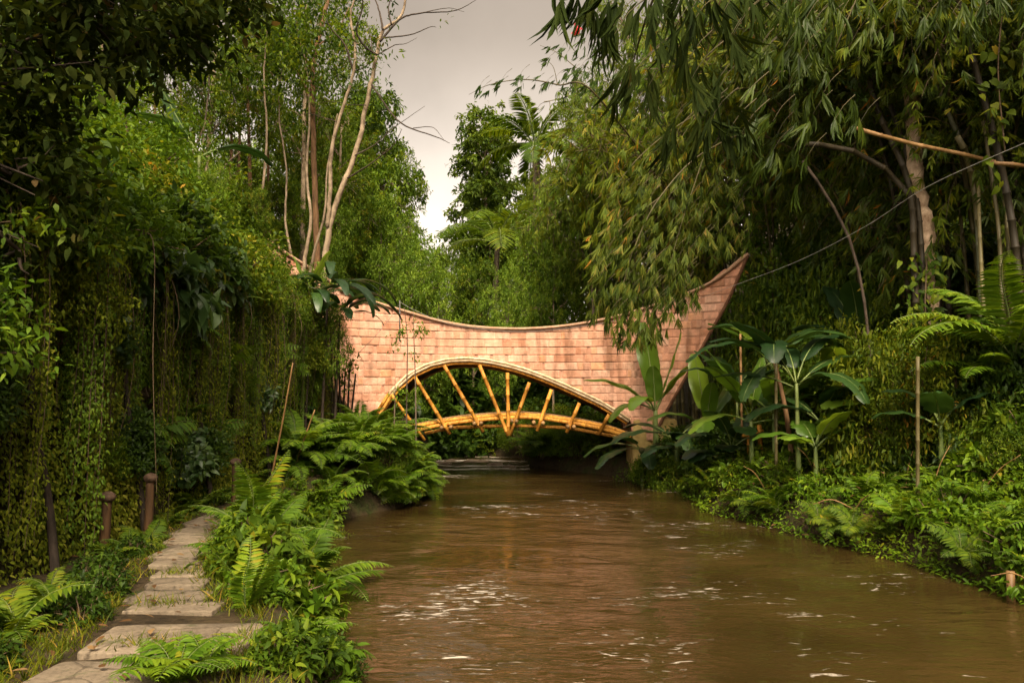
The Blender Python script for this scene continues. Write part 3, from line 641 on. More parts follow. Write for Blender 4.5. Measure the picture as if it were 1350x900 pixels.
# ---- ferns
def fern_mesh(seed,nf,L,rise=(.5,1.2),pin=17,pinL=.28,w=.25,droop=1.0,stiff=False):
    global rng; keep=rng; rng=np.random.default_rng(seed); lb=Leaves(); tb=Tubes()
    for k in range(nf):
        az=k*2.399+rng.random()*.8; el=rng.uniform(*rise); Lk_=L*(.6+.5*rng.random()); n=14
        t=np.linspace(0,1,n); ang=el-droop*(1.1+.5*rng.random())*t**1.4
        ds=Lk_/n; x=np.cumsum(np.cos(ang))*ds; z=np.cumsum(np.sin(ang))*ds
        sw=.1*np.sin(t*3+rng.random()*6)*Lk_*t
        pts=np.stack([x*math.cos(az)-sw*math.sin(az),x*math.sin(az)+sw*math.cos(az),z],-1); pts=np.vstack([[0,0,0],pts])
        tb.add(pts,np.linspace(.006,.0018,n+1)*(L/.8),4,cap=False)
        tp=np.linspace(.14,.99,pin); q=np.stack([np.interp(tp,np.linspace(0,1,n+1),pts[:,i]) for i in range(3)],-1)
        tg=nrm(np.gradient(q,axis=0)); side=nrm(np.cross(tg,np.array([0,0,1.])[None])); nr=np.cross(side,tg)
        prof=np.sin(PI*np.clip(tp,.04,.985)**.8)**.75; prof=np.maximum(prof,.1)
        fr=rng.random()
        for s in (-1,1):
            D=side*s+tg*.38-nr*.12+rng.normal(size=(pin,3))*.07
            pl=pinL*Lk_*prof*(.9+.2*rng.random(pin))
            lb.add(q,D,nr+rng.normal(size=(pin,3))*.12,pl,np.maximum(pl*w,.012*L),np.clip(.5*fr+.5*rng.random(pin),0,1))
    res=(tb.mesh('stem'),lb.mesh('frond',T_LANCE)); rng=keep; return res
def fern_kind(seed,*a,leafm='leaf_fern',h=1.,name='fern',**kw):
    s,f=fern_mesh(seed,*a,**kw); return Kind(name,'fern',[('stem',s,'stem_green'),('fronds',f,leafm)],h)
FERN=[fern_kind(200+i,12+2*i%5,1.0,h=.72,rise=(.55,1.35)) for i in range(4)]
FERN_BIG=[fern_kind(220,13,1.8,h=1.25,rise=(.6,1.35),pin=34,pinL=.19,w=.2,leafm='leaf_lime'),fern_kind(221,12,1.8,h=1.25,rise=(.5,1.3),pin=32,pinL=.21,w=.2)]
FERN_UP=fern_kind(230,5,1.0,h=.95,rise=(1.2,1.5),droop=.35,pin=24,pinL=.24,w=.21)
FERN_DARK=[fern_kind(240+i,11,1.0,h=.66,rise=(.4,1.2),leafm='leaf_mid') for i in range(2)]

# ---- shrubs: many stems, leafy all round
def shrub_kind(seed,R,h,ncl,m,leaf,leafm,droop=.3,T=T_FLAT,twig=.28,spread=.05,name='shrub',cat='shrub',flat=.6):
    global rng; keep=rng; rng=np.random.default_rng(seed); tb=Tubes(); lb=Leaves()
    o=rvec(ncl); o[:,2]=np.abs(o[:,2]); rad=(.35+.65*rng.random(ncl)**.55)
    wb=Wob(seed,2.2); rad=rad*(1+.28*wb(o[:,0],o[:,1],o[:,2]))
    C=o*rad[:,None]*np.array([R,R,h*.9])+np.array([0,0,h*.08])
    crown_leaves(lb,C,o,m,twig,leaf[0],leaf[1],spread,droop,flat)
    for k in rng.choice(ncl,size=min(ncl,46),replace=False):
        b0=np.array([rng.normal()*.12*R,rng.normal()*.12*R,-.1]); tb.add(limb(b0,C[k],.12,7,.06),np.linspace(.022*max(h,.6),.005,7),4,cap=False)
    res=(tb.mesh('stems'),lb.mesh('foliage',T)); rng=keep
    return Kind(name,cat,[('stems',res[0],'twig'),('foliage',res[1],leafm)],h)
SHR={}
SHR['lime']=shrub_kind(300,1.0,1.3,330,16,(.10,.04),'leaf_lime')
SHR['mid'] =shrub_kind(301,1.0,1.3,360,18,(.085,.034),'leaf_mid')
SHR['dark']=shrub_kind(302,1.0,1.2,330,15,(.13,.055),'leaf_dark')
SHR['olive']=shrub_kind(303,1.0,1.4,360,18,(.085,.03),'leaf_olive',droop=.5)
SHR['teal']=shrub_kind(304,1.0,1.2,150,9,(.26,.13),'leaf_teal',T=T_HEART,droop=.55,twig=.35,spread=.07)
SHR['fine']=shrub_kind(305,1.0,1.5,520,22,(.055,.02),'leaf_mid',T=T_DIA)
SHR['limefine']=shrub_kind(307,1.0,1.4,620,20,(.055,.022),'leaf_lime')
SHR['bright']=shrub_kind(308,1.0,1.3,420,18,(.07,.028),'leaf_bright')  # leaf colour lightened to offset the shade of the bridge
SHR['moss']=shrub_kind(306,1.0,1.2,380,20,(.06,.024),'leaf_moss',droop=.7)

# ---- small broad leaved herbs on the banks
def herb_kind(seed,leafm,L=.11):
    return shrub_kind(seed,.34,.42,46,9,(L,L*.42),leafm,twig=.12,spread=.03,name='herb',cat='herb',T=T_LANCE)
HERB_DARK=herb_kind(323,'leaf_dark',.1)
HERB=[herb_kind(320,'leaf_fern'),herb_kind(321,'leaf_mid',.13),herb_kind(322,'leaf_lime',.1)]

# ---- bamboo
def bamboo_fans(lb,C,A,nleaf,L,W,spread=.9,droop=.35):
    n=len(C); k=n*nleaf; A=nrm(A); Ai=np.repeat(A,nleaf,0); Ci=np.repeat(C,nleaf,0)
    side=nrm(np.cross(np.repeat(rvec(n),nleaf,0),Ai)); th=(rng.random((k,1))*2-1)*spread
    D=Ai*np.cos(th)+side*np.sin(th)+rvec(k)*.22+np.array([0,0,-droop])
    N=np.cross(side,Ai)+rvec(k)*.5; fr=np.repeat(rng.random(n),nleaf)
    lb.add(Ci+Ai*(rng.random((k,1))-.5)*L*.5,D,N,L*(.6+.6*rng.random(k)),W*(.7+.6*rng.random(k)),np.clip(.5*fr+.5*rng.random(k),0,1))
def bamboo_kind(seed,nc,h,lean,r,nfan,leaf,leafm,culmm,base_r=.5,bias=(0,0),low=.25,name='bamboo_clump'):
    global rng; keep=rng; rng=np.random.default_rng(seed); lb=Leaves(); culms=[]; C=[];A=[]; tbr=Tubes()
    for c in range(nc):
        az=rng.random()*2*PI; b0=np.array([math.cos(az),math.sin(az),0])*base_r*rng.random()**.5
        dr=nrm(np.array([[math.cos(az)+bias[0]*1.6,math.sin(az)+bias[1]*1.6,0]]))[0]; hh=h*(.7+.35*rng.random()); ln=lean*(.5+.8*rng.random())
        pts=curve_pts([b0+[0,0,-.3],b0+dr*ln*.07+[0,0,hh*.35],b0+dr*ln*.3+[0,0,hh*.7],b0+dr*ln*.75+[0,0,hh*.95],b0+dr*ln*1.2+[0,0,hh*.92]],40)
        tb=Tubes(); bamboo_pole(tb,pts,(r*(.8+.4*rng.random()),r*.2),seg=.38,sides=7,rr=rng.random()); culms.append(tb.mesh('culm'))
        nb=nfan//nc
        for _ in range(nb//6):
            f=low+(1-low)*rng.random()**.8; p=pts[min(39,int(f*39))]
            bd_=nrm((rvec(1)*[1,1,.45]+dr*.35)[0][None])[0]; bl=(.35+.9*rng.random())*h*.12
            q=curve_pts([p,p+bd_*bl*.6+[0,0,.08*bl],p+bd_*bl+[0,0,-.35*bl]],7); tbr.add(q,np.linspace(.01,.003,7),3,cap=False)
            for e in range(6):
                s=q[min(6,2+e)] if e<5 else q[6]
                C.append(s+rng.normal(size=3)*.1); A.append(bd_*.6+rvec(1)[0]*.6+np.array([0,0,-.75]))
    bamboo_fans(lb,np.array(C),np.array(A),8,leaf[0],leaf[1])
    parts=[('culm',culms,culmm),('branches',tbr.mesh('branches'),'twig'),('foliage',lb.mesh('foliage',T_LANCE if leaf[0]>.3 else T_FLAT),leafm)]
    rng=keep; return Kind(name,'bamboo',parts,h)
BAM=[bamboo_kind(400,9,9,3.2,.045,2300,(.24,.03),'leaf_bamboo','culm',bias=(-.8,-.3)),
     bamboo_kind(401,8,9,3.4,.045,2300,(.24,.032),'leaf_olive','culm',bias=(-.6,-.5)),
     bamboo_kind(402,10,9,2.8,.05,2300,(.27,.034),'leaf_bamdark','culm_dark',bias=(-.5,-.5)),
     bamboo_kind(403,7,9,3.6,.045,1700,(.22,.027),'leaf_lime','culm',bias=(-.8,-.2))]

# ---- banana like plants
def big_leaf(L,W,el,az,droop,fold=.35,n=26,tear=.0,seed=0,stalk=.25):
    """arched blade with midrib; returns (V,quads,rnd, midrib pts)"""
    g=np.random.default_rng(seed); t=np.linspace(0,1,n); ang=el-droop*t**1.3
    tot=L*(1+stalk); ds=tot/n; x=np.cumsum(np.cos(ang))*ds; z=np.cumsum(np.sin(ang))*ds
    ca,sa=math.cos(az),math.sin(az); mid=np.stack([x*ca,x*sa,z],-1)
    tg=nrm(np.gradient(mid,axis=0)); side=np.array([-sa,ca,0.]); nr=np.cross(tg,np.broadcast_to(side,tg.shape)); nr*=np.sign(nr[:,2:3]+1e-6)
    u=np.clip((t-stalk/(1+stalk))/(1-stalk/(1+stalk)),0,1); prof=np.where(u>0,np.sin(PI*np.clip(u*.93+.04,0,1))**.55,0)*W/2+.004
    prof*=1+2.6*tear*(g.random(n)-.62)
    rows=[]
    for s in (-1,-.55,0,.55,1):
        wv=.03*W*np.sin(t*19+s*3+seed)*(abs(s)>.3)
        rows.append(mid+side*prof[:,None]*s+nr*((abs(s)*fold*prof-(abs(s)**2)*fold*1.3*prof)[:,None]+wv[:,None]))
    V=np.stack(rows,1).reshape(-1,3); i=np.arange(n-1)[:,None]*5+np.arange(4)[None]
    q=np.stack([i,i+1,i+6,i+5],-1).reshape(-1,4); return V,q,mid
def banana(name,label,cat,loc,h_stem,r_stem,leaves,leafm,stemm='stem_green',lean=(0,0),group=None,stem=True):
    """leaves: (L,W,elev,az,droop,tear)"""
    t=thing(name,label,cat,loc,0,group); top=np.array([lean[0],lean[1],h_stem])
    if stem:
        tb=Tubes(); tb.add(curve_pts([(0,0,-.15),(lean[0]*.35,lean[1]*.35,h_stem*.5),tuple(top)],10),np.linspace(r_stem,r_stem*.55,10),9,.5); obj('stem',tb.mesh('stem'),t,mats=[M[stemm]])
    for k,(L,W,el,az,dr,te) in enumerate(leaves):
        V,q,mid=big_leaf(L,W,el,az,dr,tear=te,seed=k*7+int(abs(loc[0])*100)%97)
        st=top-np.array([0,0,.03*k*h_stem*.25]); V=V+st; mid=mid+st
        tb=Tubes(); tb.add(mid-[0,0,.006],np.linspace(r_stem*.22+.005,.004,len(mid)),5,.9)
        o=obj('leaf',mesh_np('leaf',V,[q],smooth=True,attrs={'rnd':np.full(len(V),.15+.8*rng.random())}),t,mats=[M[leafm]])
        obj('midrib',tb.mesh('midrib'),o,mats=[M['stem_green']])
    return t

# ---- palms
def palm_kind(seed,h,nf,L,leafm,el=(.0,1.3),droop=1.2):
    global rng; keep=rng; rng=np.random.default_rng(seed); lb=Leaves(); tb=Tubes(); tr=Tubes()
    tr.add(curve_pts([(0,0,-.3),(.1,0,h*.5),(0,.05,h)],16),np.linspace(.16,.1,16),8)
    for k in range(nf):
        az=k*2.399; e=rng.uniform(*el); n=16; t=np.linspace(0,1,n); ang=e-droop*t**1.3; ds=L/n
        x=np.cumsum(np.cos(ang))*ds; z=np.cumsum(np.sin(ang))*ds; pts=np.stack([x*math.cos(az),x*math.sin(az),z+h],-1); tb.add(pts,np.linspace(.03,.006,n),4,cap=False)
        pin=46; tp=np.linspace(.12,.99,pin); q=np.stack([np.interp(tp,t,pts[:,i]) for i in range(3)],-1); tg=nrm(np.gradient(q,axis=0)); side=nrm(np.cross(tg,np.array([0,0,1.])[None])); nr=np.cross(side,tg)
        pl=L*.26*np.sin(PI*np.clip(tp,.06,.97))**.5; fr=rng.random()
        for s in (-1,1): lb.add(q,side*s+tg*.55-nr*.15+rng.normal(size=(pin,3))*.08,nr,pl,.05,np.clip(.6*fr+.4*rng.random(pin),0,1))
    res=Kind('palm_tree','palm',[('trunk',tr.mesh('trunk'),'bark'),('frond_ribs',tb.mesh('frond_ribs'),'stem_green'),('fronds',lb.mesh('fronds',T_FLAT),leafm)],h+L*.7); rng=keep; return res

# ---- tree kinds
TK={}
TK['round']=tree_kind('broadleaf_tree','tree',12,.16,rand_lobes(1,14,5,11,2.9,1.0),900,30,(.17,.075),'leaf_mid','bark_pale',501,trunk_top=10)
TK['airy']=tree_kind('tall_tree','tree',13,.13,rand_lobes(2,12,6,12.2,2.4,1.0),520,24,(.16,.06),'leaf_mid','bark_pale',502,trunk_top=11.5,lean=(.5,.2),bare=.25)
TK['dark']=tree_kind('broadleaf_tree','tree',12,.17,rand_lobes(3,11,4,11,2.5,1.4),560,28,(.18,.08),'leaf_dark','bark',503,trunk_top=9.5)
TK['far']=tree_kind('forest_tree','tree',14,.2,rand_lobes(4,13,4,13,3.2,1.7),620,26,(.26,.12),'leaf_far','bark_pale',504,trunk_top=11)
TK['lime']=tree_kind('broadleaf_tree','tree',9,.12,rand_lobes(5,11,2.6,8.2,2.3,1.25),720,28,(.14,.06),'leaf_bright','bark',505,trunk_top=7)
TK['thin']=tree_kind('thin_tree','tree',12,.085,rand_lobes(6,8,7,11.6,1.4,.75),200,20,(.15,.055),'leaf_mid','bark_warm',506,trunk_top=11.3,lean=(-.4,.2),bare=.3)
# ================================================================== LEFT SIDE
# -- creeper cover of the cliff (uncountable small leaves)
global_rng = rng; rng = np.random.default_rng(71)
lb=Leaves(); n=150000
yy=4.6+17.2*rng.random(n)**1.25; zz=rng.random(n)
gzx=lambda y: xw(y)+.14*w1(0,y*1.7)
top=ground_z(gzx(yy)-.6,yy); bot=ground_z(gzx(yy)+.25,yy)
col=Wob(77,2.0,9)(yy,0)+.6*Wob(78,6,9)(yy,0); blot=Wob(79,1.6,9)(yy,zz*3)
keep=rng.random(n)<np.clip(.26+.95*(col+.5*blot)+.35*np.clip(zz-.72,0,1),0,1)
yy,zz,top,bot,col,blot=[a[keep] for a in (yy,zz,top,bot,col,blot)]; n=len(yy)
bulge=.10+.28*np.clip(col+.6*blot+.1,0,1)+.3*np.clip(zz-.55,0,1)
xx=gzx(yy)-.42*np.clip(zz,0,1)+bulge*rng.random(n)**.5+.04
Pp=np.stack([xx,yy+rng.normal(size=n)*.03,bot+(top-bot+.15)*zz],-1)
D=rvec(n)*.75+np.array([.35,-.15,-.85]); N=np.array([.8,-.2,.55])+rvec(n)*.6
lb.add(Pp,D,N,.035+.04*rng.random(n),.016+.02*rng.random(n),np.clip(.5+.55*col+.3*rng.normal(size=n),0,1))
o=obj('creeper',lb.mesh('creeper',T_FLAT),mats=[M['leaf_moss']]); tag(o,'mossy creeper covering the earth cliff beside the path','creeper',kind='stuff')
CF=[fern_kind(250+i,9,1.0,h=.7,rise=(.3,1.2),leafm='leaf_lime',pinL=.24,pin=15,w=.28) for i in range(2)]
# -- hanging vine curtains
VK=[]
for s in range(4):
    lb=Leaves(); tb=Tubes(); rng=np.random.default_rng(80+s)
    for k in range(9):
        y0=rng.normal()*.22; Ln=1.7+1.5*rng.random(); x0=.1*rng.random()
        q=curve_pts([(x0-.3,y0,.1),(x0+.12,y0,0),(x0+.16+.05*rng.normal(),y0+.05*rng.normal(),-Ln*.5),(x0+.1+.05*rng.normal(),y0+.08*rng.normal(),-Ln)],30)
        tb.add(q,np.linspace(.008,.003,30),4,cap=False)
        m=int(170*Ln); f=rng.random(m)**.9; pp=np.stack([np.interp(f,np.linspace(0,1,30),q[:,i]) for i in range(3)],-1)+rng.normal(size=(m,3))*[.035,.035,.02]
        lb.add(pp,rvec(m)*.7+[.3,-.1,-.9],np.array([.8,-.2,.5])+rvec(m)*.5,.028+.034*rng.random(m),.012+.011*rng.random(m),np.clip(.35*rng.random()+.65*rng.random(m),0,1))
    for k in range(3):
        y0=rng.normal()*.3; Ln=1.2+1.8*rng.random(); tb.add(curve_pts([(-.25,y0,.1),(.12,y0,0),(.22+.08*rng.normal(),y0+.1*rng.normal(),-Ln*.5),(.15+.1*rng.normal(),y0+.15*rng.normal(),-Ln)],20),np.linspace(.007,.003,20),4,cap=False)
    VK.append(Kind('hanging_vine','vine',[('stems',tb.mesh('stems'),'twig'),('leaves',lb.mesh('leaves',T_FLAT),'leaf_moss' if s%2 else 'leaf_lime')],3.2))
rng=np.random.default_rng(90)
for k in range(22):
    y=5.2+k*.68+.25*rng.random()+ (k>20)*.06*(k-20)
    x=float(gzx(y))-.3; z=gz(x-.35,y)+.05
    VK[k%4].use((x+.35,y,z+.2*rng.random()),.8+.35*rng.random(),rng.normal()*.25,'curtain of yellow green leafy vine hanging down the mossy cliff','vines hanging down the left cliff')
DV=Kind('dried_vine','vine',[('stems',VK[0].parts[0][1],'bark_dark'),('leaves',VK[2].parts[1][1],'leaf_dead')],3.2)
for k in range(6):
    y=6.3+1.9*k; x=float(gzx(y))-.3; DV.use((x+.3,y,gz(x-.35,y)-.5*rng.random()),.45+.2*rng.random(),rng.normal()*.2,'patch of dried brown vine among the green cliff creeper','dried vines on the cliff')
# -- roots and dark stems showing in the cliff
for k,(y,lab) in enumerate(((7.6,'thick dark root running down the cliff behind the nearest path post'),(11.5,'dark tangled root in the shaded middle of the cliff'),(9.4,'dark root beside the second path post'),(14.2,'dark root in the far part of the cliff'))):
    x=float(gzx(y)); tb=Tubes(); tb.add(curve_pts([(x-.5,y,3.9),(x-.05,y+.1,3.2),(x+.16,y-.1,2.2),(x+.22,y+.12,1.3),(x+.4,y,.5)],24),np.linspace(.02,.045,24),7)
    tag(obj('cliff_root',tb.mesh('cliff_root'),mats=[M['bark_dark']]),lab,'root')
# -- shrubs along the top of the cliff
CT=[('lime',-4.9,6.2,1.0,'sunlit yellow green shrub spilling over the cliff top at the left edge of the photo'),
('mid',-5.0,7.4,1.15,'bushy green shrub on the cliff top above the nearest path post'),
('moss',-4.85,8.3,.9,'mossy yellow shrub drooping over the cliff above the nearest path post'),
('lime',-5.1,9.4,1.1,'bright leafy shrub on the cliff brow below the dark folded banana leaf'),
('teal',-4.9,10.3,1.0,'large leaved bluish green plant on the cliff top'),
('dark',-5.2,11.4,1.2,'dark glossy shrub at the middle of the cliff top'),
('teal',-5.0,12.2,.9,'smaller bluish big leaved plant farther along the cliff top'),
('mid',-5.0,13.3,1.15,'rounded green shrub on the cliff top left of the leaning canes'),
('fine',-4.9,14.4,1.0,'fine leaved shrub on the cliff top near the drooping strap leaves'),
('fine',-4.8,15.8,.95,'fine leaved green mound under the drooping strap leaves'),
('moss',-4.7,17.0,.85,'mossy mound on the end of the cliff before the bridge'),
('fine',-4.8,18.3,.8,'small leafy mound on the cliff end touching the pink wall'),
('mid',-6.3,8.4,1.6,'tall green shrub on the slope behind the cliff brow'),
('dark',-6.8,10.2,1.7,'large dark shrub up the slope behind the big leaved plants'),
('olive',-6.4,12.6,1.5,'olive green shrub up the slope behind the cliff top'),
('limefine',-7.0,14.8,1.7,'light green bush up the left slope below the thin trunks'),
('mid',-6.4,17.0,1.5,'green bush up the left slope beside the bridge wing'),
('dark',-8.4,12.2,2.1,'broad dark bush high on the left slope'),
('limefine',-8.6,16.5,2.0,'broad light bush high on the left slope by the pale trunks'),
('olive',-8.0,19.5,1.9,'olive bush on the left slope behind the bridge wing'),
('limefine',-7.6,11.0,2.2,'tall bright bush up the slope behind the folded dark leaf'),('olive',-7.2,9.2,1.9,'tall olive bush on the slope under the overhanging dark canopy'),('limefine',-6.9,13.6,1.9,'tall lime bush on the slope left of the single pale trunk'),('fine',-7.6,16.0,2.3,'tall green bush on the slope left of the pale trunk cluster'),('mid',-6.0,6.6,1.5,'leafy shrub high at the left edge of the photo under the dark branches')]
for k,(kd,x,y,s,lab) in enumerate(CT):
    SHR[kd].use((x,y,gz(x-.1,y)-.15),s,rng.random()*6,lab)
rng=np.random.default_rng(95)
for k in range(30):
    y=8.4+9.7*rng.random()**1.2; x=float(gzx(y)); zb=gz(x+.3,y); zz=zb+.7+2.4*rng.random()**.8
    CF[k%2].use((x-.02,y,zz),.55+.4*rng.random(),rng.random()*6,'lime green fern sprouting from the mossy cliff face','ferns growing out of the cliff',(0,.75))
TL=['round leaved dark tuft growing on the cliff face','bluish big leaved tuft growing on the cliff face','leafy green tuft growing on the cliff face']
for k in range(18):
    y=5.4+12*rng.random()**1.15; x=float(gzx(y)); zb=gz(x+.3,y)
    SHR[('dark','teal','mid')[k%3]].use((x+.02,y,zb+.5+2.6*rng.random()),.28+.2*rng.random(),rng.random()*6,TL[k%3],'leafy tufts on the cliff face',(0,.9))
# -- trees of the left slope
for (px,d,top,kd,wd,lab) in [
(395,25,-60,'airy',.8,'tall airy tree left of the bare branched tree'),(352,27,20,'thin',1,'thin warm brown trunk tree right of the twin stems'),
(326,23,-30,'thin',1,'slender tree with its crown cut by the top of the photo'),(300,26,50,'airy',.8,'airy tree with sky sparkling through at the middle of the left slope'),
(262,21,-50,'airy',.9,'tall airy tree behind the dark folded banana leaf'),(232,25,40,'thin',1,'thin tree standing behind the dark folded banana leaf'),
(196,19,-20,'thin',1,'thin tree left of the dark folded banana leaf'),(150,22,30,'airy',.9,'sparse tree with white sky between its leaves at the left'),
(110,17,-70,'airy',.9,'tall sparse tree near the left edge of the photo'),(50,15,-60,'dark',.9,'dark crowned tree at the left edge of the photo'),
(470,34,92,'round',.72,'round crowned tree whose ragged edge borders the strip of sky'),(500,38,160,'airy',.6,'lacy tree leaning into the strip of sky above the bridge'),
(440,29,120,'airy',.8,'leafy tree behind the bare branched tree'),(385,30,150,'lime',.9,'light green tree behind the multi stemmed pale trunks'),
(340,31,190,'lime',.9,'light green tree low on the left slope'),(285,29,180,'lime',.9,'yellow green tree deep in the left wood'),
(365,24,225,'mid',.9,'bright mid height tree behind the trunk cluster on the left'),(310,22,240,'mid',.9,'dense mid green tree at the centre of the left wood'),(255,20,250,'mid',.9,'dense green tree behind the cliff shrubs'),(455,32,170,'lime',.9,'light green tree between the forked pale tree and the bridge wing'),(200,22,240,'mid',.9,'dense green tree low behind the dark folded leaf'),(150,18,240,'lime',.8,'yellow green tree over the cliff shrubs at the left'),(425,27,225,'lime',.7,'low light tree behind the drooping strap leaf plant'),(500,30,250,'lime',.7,'low leafy tree at the bottom of the left wood above the bridge'),
(412,17.6,345,'lime',.6,'small light tree at the foot of the mottled trunks hiding the brick wing'),(205,13,235,'lime',.75,'small lacy lime tree on the slope just behind the cliff brow'),(275,15,215,'lime',.7,'small lime tree on the slope right of the folded dark leaf'),(335,17,240,'round',.55,'small green tree on the slope left of the mottled trunks'),(130,11,220,'lime',.6,'small lime tree under the dark canopy at the left'),(220,30,150,'far',.7,'hazy green tree far back in the left wood'),(120,27,120,'far',.7,'hazy tree far back at the left of the wood')]:
    TK['round' if kd=='mid' else kd].at(px,d,top,lab,wide=wd)
# -- bare branched tree in front of the sky
def pxtree(name,lab,cat,d,paths,bark,leafpts=None,leafm='leaf_mid',leaf=(.14,.05),m=14,base=None,twig=.5,thin=None):
    b=P(*base,d); b[2]=gz(b[0],d); t=thing(name,lab,cat,tuple(b)); tb=Tubes(); tb2=Tubes()
    for pts,r0,r1,dd in paths:
        c=np.array([P(x,y,d+dd*(i/(len(pts)-1))) for i,(x,y) in enumerate(pts)])-b
        c=curve_pts(c,max(12,6*len(pts))); c[1:-1]+=rng.normal(size=(len(c)-2,3))*r0*.12
        (tb if r0>.04 or thin is None else tb2).add(c,np.linspace(r0,r1,len(c)),8 if r0>.05 else 5)
    obj('trunk',tb.mesh('trunk'),t,mats=[M[bark]])
    if tb2.V: obj('branches',tb2.mesh('branches'),t,mats=[M[thin]])
    if leafpts is not None:
        lb=Leaves(); C=np.concatenate([np.array([P(x,y,d+dd) for _ in range(k)])-b+rng.normal(size=(k,3))*s for x,y,dd,s,k in leafpts])
        crown_leaves(lb,C,rvec(len(C)),m,twig,leaf[0],leaf[1],.06,.35); obj('crown',lb.mesh('crown',T_FLAT),t,mats=[M[leafm]])
    return t
pxtree('bare_tree','pale forked tree with bare dark branches reaching across the grey sky','tree',19,[
 ([(425,400),(430,330),(442,271),(468,205),(483,139),(497,73),(505,40),(527,24),(538,-10)],.082,.028,.3),
 ([(432,300),(435,250),(437,198),(446,161),(459,121),(466,95),(468,62),(462,20),(470,-10)],.055,.022,-.4),
 ([(466,95),(455,60),(440,42),(425,20)],.03,.01,-.5),([(497,73),(480,60),(470,40),(478,10),(476,-10)],.035,.012,-.6),
 ([(501,55),(527,26),(552,18),(600,14),(628,0)],.032,.006,.6),([(552,18),(590,11),(612,16)],.012,.004,.3),
 ([(508,50),(541,46),(567,36),(575,36)],.02,.005,.6),([(490,112),(527,161),(574,180),(593,189)],.026,.006,-.8),([(545,169),(570,168),(585,184)],.012,.004,-.9),
 ([(468,205),(495,190),(520,168),(560,140)],.02,.005,1.2),([(458,235),(490,215),(518,192),(530,170)],.022,.006,-1),
 ([(505,40),(500,15),(492,-8)],.03,.012,.2),([(516,33),(512,10),(520,-8)],.022,.01,.2),([(497,73),(520,60),(534,58),(550,50)],.016,.004,.5),
 ([(466,95),(485,85),(490,60),(484,30)],.02,.006,.3),([(459,121),(448,112),(443,95),(430,85)],.016,.004,-.3),
 ([(446,161),(425,155),(408,150),(390,152)],.014,.004,-.6),([(483,139),(460,138),(440,134),(420,136)],.014,.004,.8)],'bark_pale',
 [(466,90,0,.3,16),(480,75,0,.4,14),(455,100,-.4,.35,14),(470,110,.3,.3,10),(433,35,-.5,.4,6),(590,11,.5,.25,2)],base=(425,400),leafm='leaf_dark',m=8,leaf=(.12,.045),thin='bark_dark')  # dark bark paints the thin upper branches as silhouettes against the sky
pxtree('pale_trunk_tree','straight tan trunk left of the bare branched tree rising past the photo top','tree',21,[
 ([(420,395),(417,300),(413,190),(413,88),(428,20),(437,-30)],.09,.05,.5),([(413,150),(400,110),(385,85),(372,50)],.04,.012,-.6),([(414,100),(396,60),(390,20)],.03,.01,-1),([(420,60),(445,40),(460,10)],.025,.008,1)],'bark_warm',
 [(400,25,0,.9,40),(375,45,-1,.8,30),(430,5,.5,.8,24),(360,20,0,.8,26),(345,60,-.6,.7,22),(385,75,-.6,.5,16),(440,50,.8,.4,8)],base=(420,395),leafm='leaf_dark',m=16)
for k,(paths,lab) in enumerate([
 ([([(398,400),(402,340),(410,290),(404,230),(408,140),(400,60)],.06,.015,.2),([(398,400),(385,340),(376,290),(378,230),(368,150),(372,90)],.045,.012,.4),([(404,380),(415,330),(428,280),(432,220),(445,150)],.045,.012,-.3)],'cluster of three whitish mottled trunks beside the left bridge wing'),
 ([([(345,420),(350,350),(345,270),(352,180),(348,110),(352,40)],.05,.015,.3)],'single pale trunk above the cliff shrubs'),
 ([([(306,420),(302,300),(305,200),(303,130)],.05,.035,.3),([(315,420),(313,290),(316,190),(314,140)],.05,.035,.5)],'pair of straight tan stems side by side in the left wood'),
 ([([(268,420),(272,320),(280,250),(268,190),(276,110),(270,50)],.045,.012,.4),([(272,250),(300,215),(330,190)],.03,.01,.5)],'crooked dark trunk behind the cliff shrubs with a branch to the right')]):
    b=paths[0][0][0]; pxtree('slender_trunk',lab,'tree',[20,19,22,18][k],paths,['bark_pale','bark_pale','bark_warm','bark'][k],[(paths[0][0][-1][0]+rng.normal()*18,paths[0][0][-1][1]+rng.normal()*14,0,.7,20) for _ in range(6)],base=(b[0],b[1]),m=14)
# -- dark tree overhanging the path from the left
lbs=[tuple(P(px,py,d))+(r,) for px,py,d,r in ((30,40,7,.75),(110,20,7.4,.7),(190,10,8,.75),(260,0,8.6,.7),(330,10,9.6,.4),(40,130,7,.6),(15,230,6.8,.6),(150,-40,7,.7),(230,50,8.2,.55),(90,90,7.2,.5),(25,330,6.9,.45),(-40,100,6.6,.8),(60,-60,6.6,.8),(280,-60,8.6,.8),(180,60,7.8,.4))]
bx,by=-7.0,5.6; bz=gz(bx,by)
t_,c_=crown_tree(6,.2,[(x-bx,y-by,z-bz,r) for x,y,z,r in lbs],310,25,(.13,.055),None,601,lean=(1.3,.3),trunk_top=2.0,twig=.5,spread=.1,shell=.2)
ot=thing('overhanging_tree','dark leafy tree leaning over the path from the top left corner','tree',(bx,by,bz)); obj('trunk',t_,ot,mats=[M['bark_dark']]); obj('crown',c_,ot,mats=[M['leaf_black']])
# -- dark folded banana leaf plant on the slope
c=P(262,230,14.2); g0=gz(c[0],14.2)
banana('banana_plant','dark banana plant with one big folded drooping leaf against the trees','banana plant',(c[0],14.2,g0),max(.5,P(262,205,14.2)[2]-g0),.05,[(1.7,.5,1.0,PI-.15,-.1,0.),(1.2,.4,.9,PI+.9,1.4,.1),(1.2,.4,.7,.6,1.5,.1)],'leaf_bandark')
